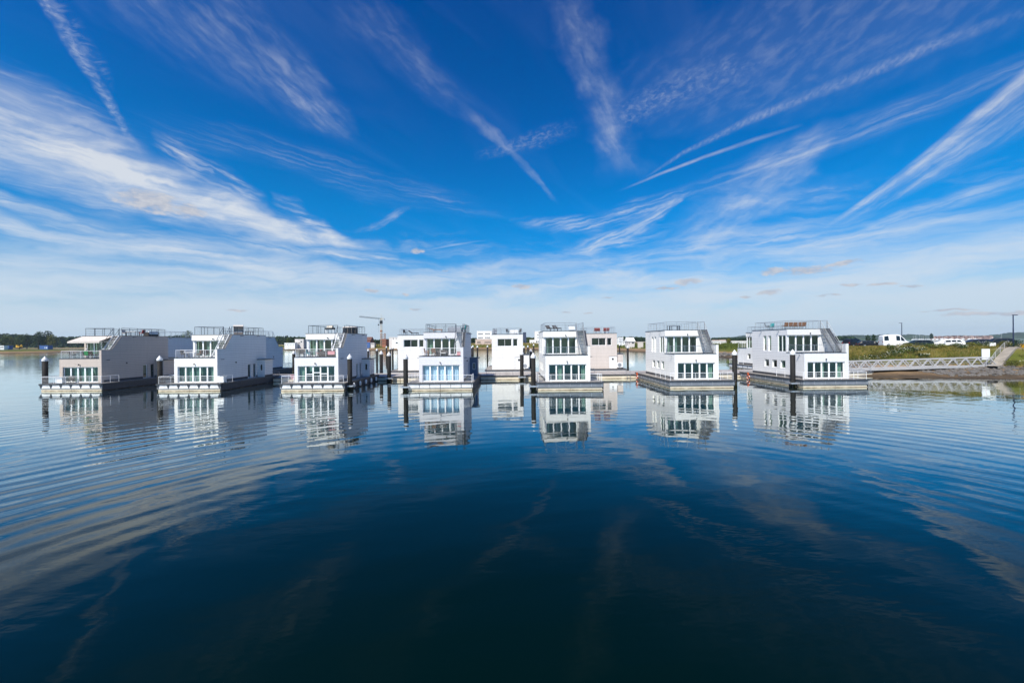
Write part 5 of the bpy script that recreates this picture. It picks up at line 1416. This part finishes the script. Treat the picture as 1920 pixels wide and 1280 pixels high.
# ------------------------------------------------------------------ bank plants
def onpath(x, y):
    for (u0, u1), (v0, v1) in zip(edge, edge[1:]):
        c = (u0+v1)/2
        if abs(x-c.x) < 2.4 and abs(y-c.y) < 1.5: return True
    return False
def blades(name, label, colr, area, n, h0, h1, seed, lean=.25, wid=.02):
    rnd = random.Random(seed); mb = MB()
    while n > 0:
        x = rnd.uniform(*area[0]); y = rnd.uniform(*area[1])
        d = sdist(LAND, x, y)
        if d < area[2] or d > area[3]: continue
        if mnoise.noise(Vector((x*.4, y*.4, seed))) < area[4]: continue
        if x > 80 and onpath(x, y): continue
        n -= 1; z = land_h(x, y)-.03; a = rnd.uniform(0,6.28); h = rnd.uniform(h0,h1); l = rnd.uniform(0,lean)*h
        ux, uy = math.cos(a), math.sin(a); w = wid*rnd.uniform(.7,1.6)
        b2_ = rnd.uniform(0,6.28)
        mb.q((x-ux*w,y-uy*w,z),(x+ux*w,y+uy*w,z),(x+ux*w*.6+math.cos(b2_)*l*.4,y+uy*w*.6+math.sin(b2_)*l*.4,z+h*.6),(x+math.cos(b2_)*l,y+math.sin(b2_)*l,z+h))
    return tag(mb.build(name, colr), label, 'grass', kind='stuff')
M['grass_dry'] = leaf_mat('dry_grass', (.19,.15,.035), .4, 1.2); M['grass_green'] = leaf_mat('green_grass', (.066,.088,.012), .4, .8); M['grass_pale'] = leaf_mat('pale_grass_heads', (.25,.21,.08), .3, 2.)
RB = (48,118),(62,92)
blades('dry_grass', 'tall straw coloured grass on the right bank', M['grass_dry'], (*RB,10.6,21,-.6), 26000, .25, .62, 1, .5, .022)
blades('green_grass', 'fresh green grass on the right bank', M['grass_green'], (*RB,10.6,21,-.1), 22000, .2, .5, 2, .5, .026)
blades('pale_grass', 'pale seed heads along the top of the right bank', M['grass_pale'], (*RB,12.5,16,-.1), 3000, .35, .65, 3, .3, .016)
blades('green_grass', 'grass along the inner basin bank behind the houseboats', M['grass_green'], ((20,110),(132,260),13,34,-.5), 6000, .5, 1.2, 4, .5, .14)
blades('dry_grass', 'dry grass on the far basin bank behind the middle houses', M['grass_dry'], ((-200,40),(290,400),14,40,-.2), 5000, .6, 1.4, 5, .5, .2)
def shrub(px, Y, w, h, label, lm, seed, flowers=True):
    x = gx(px, Y); z = land_h(x, Y); rnd = random.Random(seed)
    t = thing('shrub', label, 'shrub', (x, Y, z-.05), 0, 'shrubs on the right bank')
    s = MB()
    for k in range(5): s.tube((rnd.uniform(-.1,.1),0,0),(rnd.uniform(-.5,.5)*w*.6,rnd.uniform(-.4,.4)*w*.6,h*.7), .02, 4)
    s.build('stem', M['bark'], t)
    c = MB()
    for k in range(11):
        leaf_cloud(rnd, (rnd.uniform(-.42,.42)*w, rnd.uniform(-.35,.35)*w, h*rnd.uniform(.25,.8)), w*.2, w*.2, h*.2, 55, .06, c)
    c.build('foliage', M[lm], t)
    if flowers:
        f = MB()
        for k in range(24):
            cx, cy, cz = rnd.uniform(-.5,.5)*w, rnd.uniform(-.45,-.1)*w, h*rnd.uniform(.4,.98)
            leaf_cloud(rnd, (cx,cy,cz), .07, .07, .03, 4, .035, f)
        f.build('blossom', M['blossom'], t)
    return t
SH = [(1600,71.0,4.4,2.61,'leaf1','dark green flowering shrub at the left end of the bank, beside the houseboat wall'),(1617,72.0,4.0,2.46,'leaf2','mid green shrub behind the start of the gangway'),(1634,72.5,4.4,2.32,'leaf1','dark flowering shrub below the low black car'),
      (1668,72.4,3.8,1.19,'leaf1','dark bush in front of the camper van'),(1684,72.9,2.9,1.10,'leaf2','green bush under the camper van front wheel'),(1707,73.4,3.2,1.36,'leaf4','olive bush in front of the dark hatchback'),
      (1716,72.4,2.3,1.10,'leaf1','small dark bush below the dark hatchback'),(1746,73.4,2.9,1.19,'leaf2','green bush between hatchback and white estate'),(1812,73.4,3.2,1.19,'leaf4','olive bush in front of the navy car bonnet'),
      (1838,73.4,3.2,1.36,'leaf2','flowering bush in front of the navy car'),(1878,73.7,3.2,1.27,'leaf4','olive bush right of the small white sign'),(1890,73.4,2.3,1.02,'leaf2','green bush against the path railing'),
      (1910,72.4,2.8,2.00,'leaf3','dark upright bush beside the path near the right edge'),(1905,66.5,3.8,1.40,'leaf4','olive bush on the slope below the path'),(1918,65.5,4.1,1.60,'leaf2','green bush at the right edge below the path'),(1650,73.5,3.7,1.74,'leaf4','olive bush below the rear of the camper van'),(1730,70.9,2.0,0.68,'leaf1','low dark plant in the middle of the dry grass'),
      (1676,74.0,2.4,1.0,'leaf2','low green bush halfway up the bank below the camper van'),(1700,73.0,2.8,.9,'leaf1','low dark bush halfway up the bank below the dark hatchback'),(1760,73.5,2.6,.9,'leaf4','olive clump in the grass below the white estate'),
      (1785,74.2,2.2,1.0,'leaf2','green clump right below the white estate bonnet'),(1802,72.6,2.6,.8,'leaf1','dark low bush in the grass left of the large white board'),(1824,73.2,2.4,.9,'leaf4','olive clump directly behind the large white board')]
for i, (px, Y, w_, h_, lm, lab) in enumerate(SH): shrub(px, Y, w_, h_, lab, lm, 50+i, lm in ('leaf1','leaf2'))
# riprap stones
M['stone'] = mat('rip_rap_stone', (.115,.105,.095), .85, var=.4, vscale=1.3, bump=.5, bscale=6)
def stones(name, label, spots, seed):
    rnd = random.Random(seed); mb = MB()
    for (cx, cy, rx, ry, n, s0, s1) in spots:
        for _ in range(n):
            x = cx+rnd.uniform(-rx,rx); y = cy+rnd.uniform(-ry,ry); z = land_h(x, y)
            if z < -.25: continue
            s = rnd.uniform(s0,s1); k = len(mb.v)
            bm = bmesh.new(); bmesh.ops.create_icosphere(bm, subdivisions=1, radius=s)
            vs = []
            for v in bm.verts:
                f = 1+.3*mnoise.noise(v.co*2.1/s+Vector((x,y,0))); vs.append((x+v.co.x*f*1.2, y+v.co.y*f, z+v.co.z*f*.75+s*.2))
            mb.v += vs; mb.f += [tuple(k+v.index for v in f_.verts) for f_ in bm.faces]; bm.free()
    return tag(mb.build(name, M['stone']), label, 'stones', kind='stuff')
stones('rip_rap', 'grey rip-rap stones below the bank end of the gangway', [(77,64.6,8,3.6,420,.12,.36),(90,63,8,3.5,200,.12,.36)], 21)
stones('rip_rap', 'grey stones on the basin shore between the two right houseboats', [(76,147,7,5,120,.4,1.0)], 22)
cab = thing('grit_box', 'yellow grit box at the right edge beside the path', 'grit box', (gx(1921, 72.2), 72.2, land_h(gx(1921,72.2),72.2)+.05))
M['yellow'] = mat('yellow_plastic', (.62,.34,.02), .5)
MB().box(-.3,.3,-.3,.3,0,.5).build('bin', M['yellow'], cab); m1 = MB(); m1.prism_x([(-.33,.502),(.33,.502),(.33,.66),(-.33,.56)], -.33, .33); m1.build('lid', M['yellow'], cab)

# ------------------------------------------------------------------ buildings on the far shore
M['render_white'] = mat('white_render', (.78,.78,.77), .7, var=.04, vscale=.3); M['render_pink'] = mat('pinkish_render', (.52,.40,.34), .8, var=.08, vscale=.3); M['render_grey'] = mat('pale_grey_render', (.55,.52,.50), .8, var=.08, vscale=.3)
M['brick'] = mat('red_brown_brick', (.26,.10,.055), .85, var=.25, vscale=.8); M['roof_brown'] = mat('brown_roof_tiles', (.13,.06,.045), .8, var=.2); M['dark_front'] = mat('dark_blue_cladding', (.03,.045,.09), .6); M['win'] = mat('dark_window', (.025,.035,.045), .1, 0, .6)
M['cont_blue'] = mat('blue_container', (.04,.10,.28), .5, var=.12); M['rust'] = mat('rusty_orange_steel', (.26,.13,.075), .7, var=.3)
FB = 'buildings on the far shore'
def block(px0, px1, yt, yb, Y, label, wall, floors=(), depth=10, roof='flat', rm='roof_brown', win='win', name='building', cat='building', group=FB, base=None, base_h=0, sub=()):
    a = at(px0, yb, Y); c = at(px1, yt, Y)
    z0 = a.z if base is None else base; w = c.x-a.x; H = c.z-z0
    t = thing(name, label, cat, ((a.x+c.x)/2, Y, z0), 0, group)
    mb = MB(); mb.box(-w/2, w/2, 0, depth, -3, H); mb.build('wall', M[wall], t)
    if roof == 'gable':
        mb = MB(); mb.prism_y([(-w/2-.4,H),(w/2+.4,H),(0,H+w*.3)], -.4, depth+.4); mb.build('roof', M[rm], t)
    elif roof == 'ridge':
        mb = MB(); mb.prism_x([(-.5,H),(depth+.5,H),(depth/2,H+depth*.35)], -w/2-.4, w/2+.4); mb.build('roof', M[rm], t)
    else:
        mb = MB(); mb.box(-w/2-.15, w/2+.15, -.15, depth+.15, H+.003, H+.35); mb.build('roof', M[wall if roof == 'flat' else 'coping'], t)
    for (zf0, zf1, spans) in floors:
        for (u0, u1) in spans:
            mb = MB(); mb.box(-w/2+u0*w, -w/2+u1*w, -.06, .05, H*zf0, H*zf1); mb.build('window', M[win], t)
    return t
def spans(n, a=.06, b=.94, fill=.55):
    d = (b-a)/n; return [(a+i*d+d*(1-fill)/2, a+(i+1)*d-d*(1-fill)/2) for i in range(n)]
block(553, 569, 636, 647, 372, 'pale grey block house with dark door left of the hot tub houseboat', 'render_grey', [(.3,.42,[(.4,.62)]),(.0,.5,[(.1,.2)]),(.5,.72,[(.66,.84)])])
block(533.5, 541, 643.3, 648.2, 366, 'left section of the low white cabin beside the pale block house', 'render_white', [(.25,.7,spans(2,fill=.3))], 5, name='cabin', cat='cabin')
block(541.8, 553, 643.3, 648, 366, 'longer section of the low white cabin touching the pale block house', 'render_white', [(.25,.7,spans(3,fill=.3))], 5, name='cabin', cat='cabin')
block(569.5, 572.5, 637, 648, 380, 'narrow dark blue shed right of the pale block house', 'dark_front', (), 6, name='shed', cat='shed')
block(686, 694.5, 638, 647, 352, 'red-brown house with brown roof right of the hot tub houseboat', 'brick', [(.3,.6,spans(2))], 9, 'ridge')
block(688.5, 693.5, 642, 647.5, 340, 'blue container stack in front of the red-brown house', 'cont_blue', (), 3, name='container', cat='container')
block(695, 702, 643.3, 646.8, 340, 'pale low site hut right of the blue container', 'render_grey', [(.3,.7,spans(3))], 4, name='hut', cat='hut')
block(716.5, 723.5, 636, 646.8, 338, 'brick building under construction at the foot of the crane', 'brick', [(.15,.35,spans(3,fill=.5)),(.55,.78,spans(3,fill=.5))], 9)
block(729.5, 748, 632.5, 647, 330, 'white block with tall slit windows right of the crane', 'render_grey', [(.55,.95,[(.42,.46),(.70,.74)]),(.22,.42,[(.65,.88)])], 10)
block(736, 748, 637, 646.8, 328.6, 'white lower wing in front of the slit-window block', 'render_white', [(.3,.55,[(.5,.9)])], 1.2)
block(894.5, 922, 621, 646, 345, 'four-storey white apartment block left of the lone white house', 'render_white', [(.74,.88,spans(8,.06,.42,.6)+spans(6,.52,.9,.6)),(.46,.58,spans(8,.06,.42,.6)+spans(6,.52,.9,.6))], 12)
block(891.5, 922, 636.2, 646, 338, 'pinkish ground floor wing before the four-storey white block', 'render_pink', [(.3,.62,spans(4,.1,.32,.6)+spans(6,.55,.95,.5))], 5.6)
block(981.3, 986.5, 623.5, 645.5, 350, 'narrow dark blue tower-like building right of the lone white house', 'dark_front', [(.1,.35,[(.1,.5)])], 8)
block(993.5, 1002.5, 637.5, 645, 330, 'small white hut in the middle gap', 'render_white', [(.2,.6,[(.2,.32),(.6,.75)])], 6, name='hut', cat='hut')
block(1003.5, 1026, 621.3, 645, 345, 'white multi-storey block behind the roof railing at the middle', 'render_white', [(.68,.74,spans(1,.12,.9,.9)),(.5,.55,spans(2,.12,.9,.8)),(.12,.26,spans(5,.05,.9,.6))], 12)
block(1159.5, 1168.5, 633.2, 642.5, 262, 'white glazed box building with window grid right of the beige house', 'render_white', [(.1,.28,spans(4,fill=.75)),(.38,.58,spans(4,fill=.75)),(.68,.9,spans(4,fill=.75))], 6, win='cushion')
block(1166, 1176, 640.5, 643.8, 255, 'low white flat-roofed cabin right of the glazed box building', 'render_white', [(.2,.6,spans(2,fill=.4))], 5, name='cabin', cat='cabin')
block(1178, 1190, 640, 644.3, 240, 'pale pink gable-roofed tent hall on the basin bank', 'render_grey', [(.05,.7,[(.1,.2),(.6,.85)])], 7, 'ridge', 'cushion_white', name='tent_hall', cat='hall')
block(1196, 1206, 641.5, 644, 235, 'sand coloured low wall right of the tent hall', 'canvas', (), .5, name='site_wall', cat='wall')
block(1330, 1362.5, 640.2, 645.2, 192, 'left long white site wall behind the gap of the right houseboats', 'render_white', (), .4, name='site_wall', cat='wall')
block(1368, 1412, 640.2, 645.0, 190, 'right long white site wall reaching behind the right end houseboat', 'render_white', (), .4, name='site_wall', cat='wall')
block(1349, 1361, 637.2, 640.5, 330, 'pinkish long roof building beyond the left white site wall', 'render_pink', (), 12)
CB = 'containers and machines on the left spit'
block(0, 7.5, 648.3, 653.3, 385, 'white and blue container at the left edge of the spit', 'appl', [(.2,.7,spans(2))], 3, name='container', cat='container', group=CB)
block(12, 17, 648.3, 652.3, 390, 'small blue container left of the yellow machine', 'cont_blue', (), 3, name='container', cat='container', group=CB)
block(74, 90, 648.0, 653.2, 385, 'long blue container pile in front of the big tree clump', 'cont_blue', [(.05,.5,[(.6,.68),(.78,.9)])], 4, win='appl', name='container', cat='container', group=CB)
ex = thing('excavator', 'yellow excavator standing on the left spit', 'excavator', (at(35.5,652,384).x, 384, at(35,653,384).z))
mb = MB(); mb.box(-1.6,1.6,-1.2,1.2,.9,2.0); mb.build('body', M['yellow'], ex)
mb = MB(); mb.box(-1.4,-.3,-1.1,.2,2.003,3.2); mb.build('cab', M['yellow'], ex)
for sy in (-1.0,1.0):
    mb = MB(); mb.box(-1.7,1.7,sy-.3,sy+.3,-.1,.85); mb.build('track', M['black'], ex)
mb = MB(); mb.obox((1.0,0,1.8),(2.6,0,3.4), .4,.5); mb.obox((2.6,0,3.4),(3.4,0,1.2), .35,.4); mb.build('boom', M['yellow'], ex)
mb = MB(); mb.prism_y([(3.0,.4),(3.8,.5),(3.7,1.2),(3.1,1.2)], -.5, .5); mb.build('bucket', M['black'], ex)
# tower crane
cy = 340; cx = gx(715.5, cy); z0 = 4.2; zt = at(715.5, 597.5, cy).z
cr = thing('tower_crane', 'slim tower crane with long jib to the left behind the harbour', 'tower crane', (cx, cy, z0))
def lattice(mb, a, b, w, n, r=.09):
    a = Vector(a); b = Vector(b); d = (b-a).normalized(); u = d.cross(Vector((0,1,0))).normalized(); v = Vector((0,1,0))
    cs = [u*w/2+v*w/2, -u*w/2+v*w/2, -u*w/2-v*w/2, u*w/2-v*w/2]
    for c_ in cs: mb.tube(a+c_, b+c_, r*1.2, 4)
    for i in range(n):
        p = a.lerp(b, i/n); q = a.lerp(b, (i+1)/n)
        for k in range(4): mb.tube(p+cs[k], q+cs[(k+1) % 4], r*.8, 4)
    return mb
M['crane'] = mat('crane_grey_yellow', (.48,.43,.34), .5, .2, var=.2)
H = zt-z0
lattice(MB(), (0,0,-1), (0,0,H), 1.15, 18, .10).build('mast', M['crane'], cr)
mb = MB(); mb.box(-1.0,1.0,-1.,1.,H-4.2,H-1.6); mb.build('cab', M['black'], cr)
jl = at(674, 593.5, cy).x-cx; jz = at(674, 593.5, cy).z-z0
lattice(MB(), (0,0,H), (jl,0,jz), .9, 20, .11).build('jib', M['steel_dark'], cr)
lattice(MB(), (0,0,H), (2.9,0,H-.1), .9, 3, .11).build('counter_jib', M['crane'], cr)
mb = MB(); mb.tube((0,0,H),(0,0,H+4), .2, 5, .1); mb.tube((0,0,H+4),(jl*.6,0,H+(jz-H)*.6), .05, 4); mb.tube((0,0,H+4),(2.9,0,H), .05, 4); mb.build('tower_top', M['crane'], cr)
mb = MB(); mb.box(2.3,3.1,-.6,.6,H-1.0,H+.2); mb.build('counterweight', M['steel'], cr)
mb = MB(); mb.tube((-2.2,0,H-.2),(-2.2,0,H-12), .05, 4); mb.box(-2.7,-1.7,-.4,.4,H-5.6,H-4.6); mb.build('hook', M['black'], cr)
mb = MB(); mb.box(-.8,.8,-.8,.8,H*.5,H*.5+1.5); mb.build('climbing_frame', M['rust'], cr)
mb = MB(); lattice(mb, (1.5,0,-1), (1.5,0,10), 3.2, 6, .16); mb.build('scaffold', M['rust'], cr)

# ------------------------------------------------------------------ marina across the fjord
M['far_brick'] = mat('pale_brick', (.27,.17,.13), .85, var=.2); VH = 'brick houses across the fjord'
rnd = random.Random(4)
i = 0
for px in range(1752, 1862, 6):
    Y = 1420+rnd.uniform(-15,15); a = at(px, 633, Y); w_ = rnd.uniform(9,12); hh = rnd.uniform(5,7)
    t = thing('house', 'reddish house in the row along the far shore', 'house', (a.x, Y, 1.5), 0, VH)
    mb = MB(); mb.box(-w_/2,w_/2,0,9,-2,hh); mb.build('wall', M['far_brick' if i % 3 else 'render_pink'], t)
    mb = MB(); mb.prism_x([(-.5,hh),(9.5,hh),(4.5,hh+3.6)], -w_/2-.4, w_/2+.4); mb.build('roof', M['roof_brown' if i % 2 else 'far_brick'], t)
    mb = MB(); mb.box(-w_*.3,-w_*.1,-.08,.05,hh*.35,hh*.75); mb.build('window', M['win'], t)
    i += 1
for k, px in enumerate([1712,1716,1719,1724,1728,1731,1736,1740,1743,1750,1757,1766,1774,1783,1795,1806,1818,1829,1877]):
    Y = 1250+rnd.uniform(-40,40); a = at(px, 633, Y)
    t = thing('sailing_boat', 'white sailing boat with bare mast in the distant marina', 'sailing boat', (a.x, Y, 0), rnd.uniform(-.5,.5), 'sailing boats in the distant marina')
    mb = MB(); mb.prism_z([(-5,-1.2),(2,-1.5),(5.5,0),(2,1.5),(-5,1.2)], -.2, 1.3); mb.build('hull', M['appl'], t)
    mb = MB(); mb.box(-2.5,1.2,-.9,.9,1.303,1.9); mb.build('cabin', M['appl'], t)
    mb = MB(); mb.tube((.6,0,1.2),(.6,0,13+rnd.uniform(-2,3)), .22, 5, .16); mb.tube((.6,0,2.6),(-3.6,0,2.7), .15, 5); mb.build('mast', M['appl'], t)
# ------------------------------------------------------------------ sea air
hz = MB(); hz.box(-3700, 3700, -420, 2750, -4, 75)
hm = bpy.data.materials.new('sea_haze'); hm.use_nodes = True; hn = hm.node_tree; hn.nodes.clear()
ho = hn.nodes.new('ShaderNodeOutputMaterial'); hv = hn.nodes.new('ShaderNodeVolumePrincipled')
hv.inputs['Color'].default_value = (.66,.83,1,1); hv.inputs['Density'].default_value = 0.9e-4; hv.inputs['Anisotropy'].default_value = .2
hn.links.new(hv.outputs[0], ho.inputs['Volume'])
tag(hz.build('haze', hm), 'thin blue sea haze over the harbour', 'haze', kind='stuff')
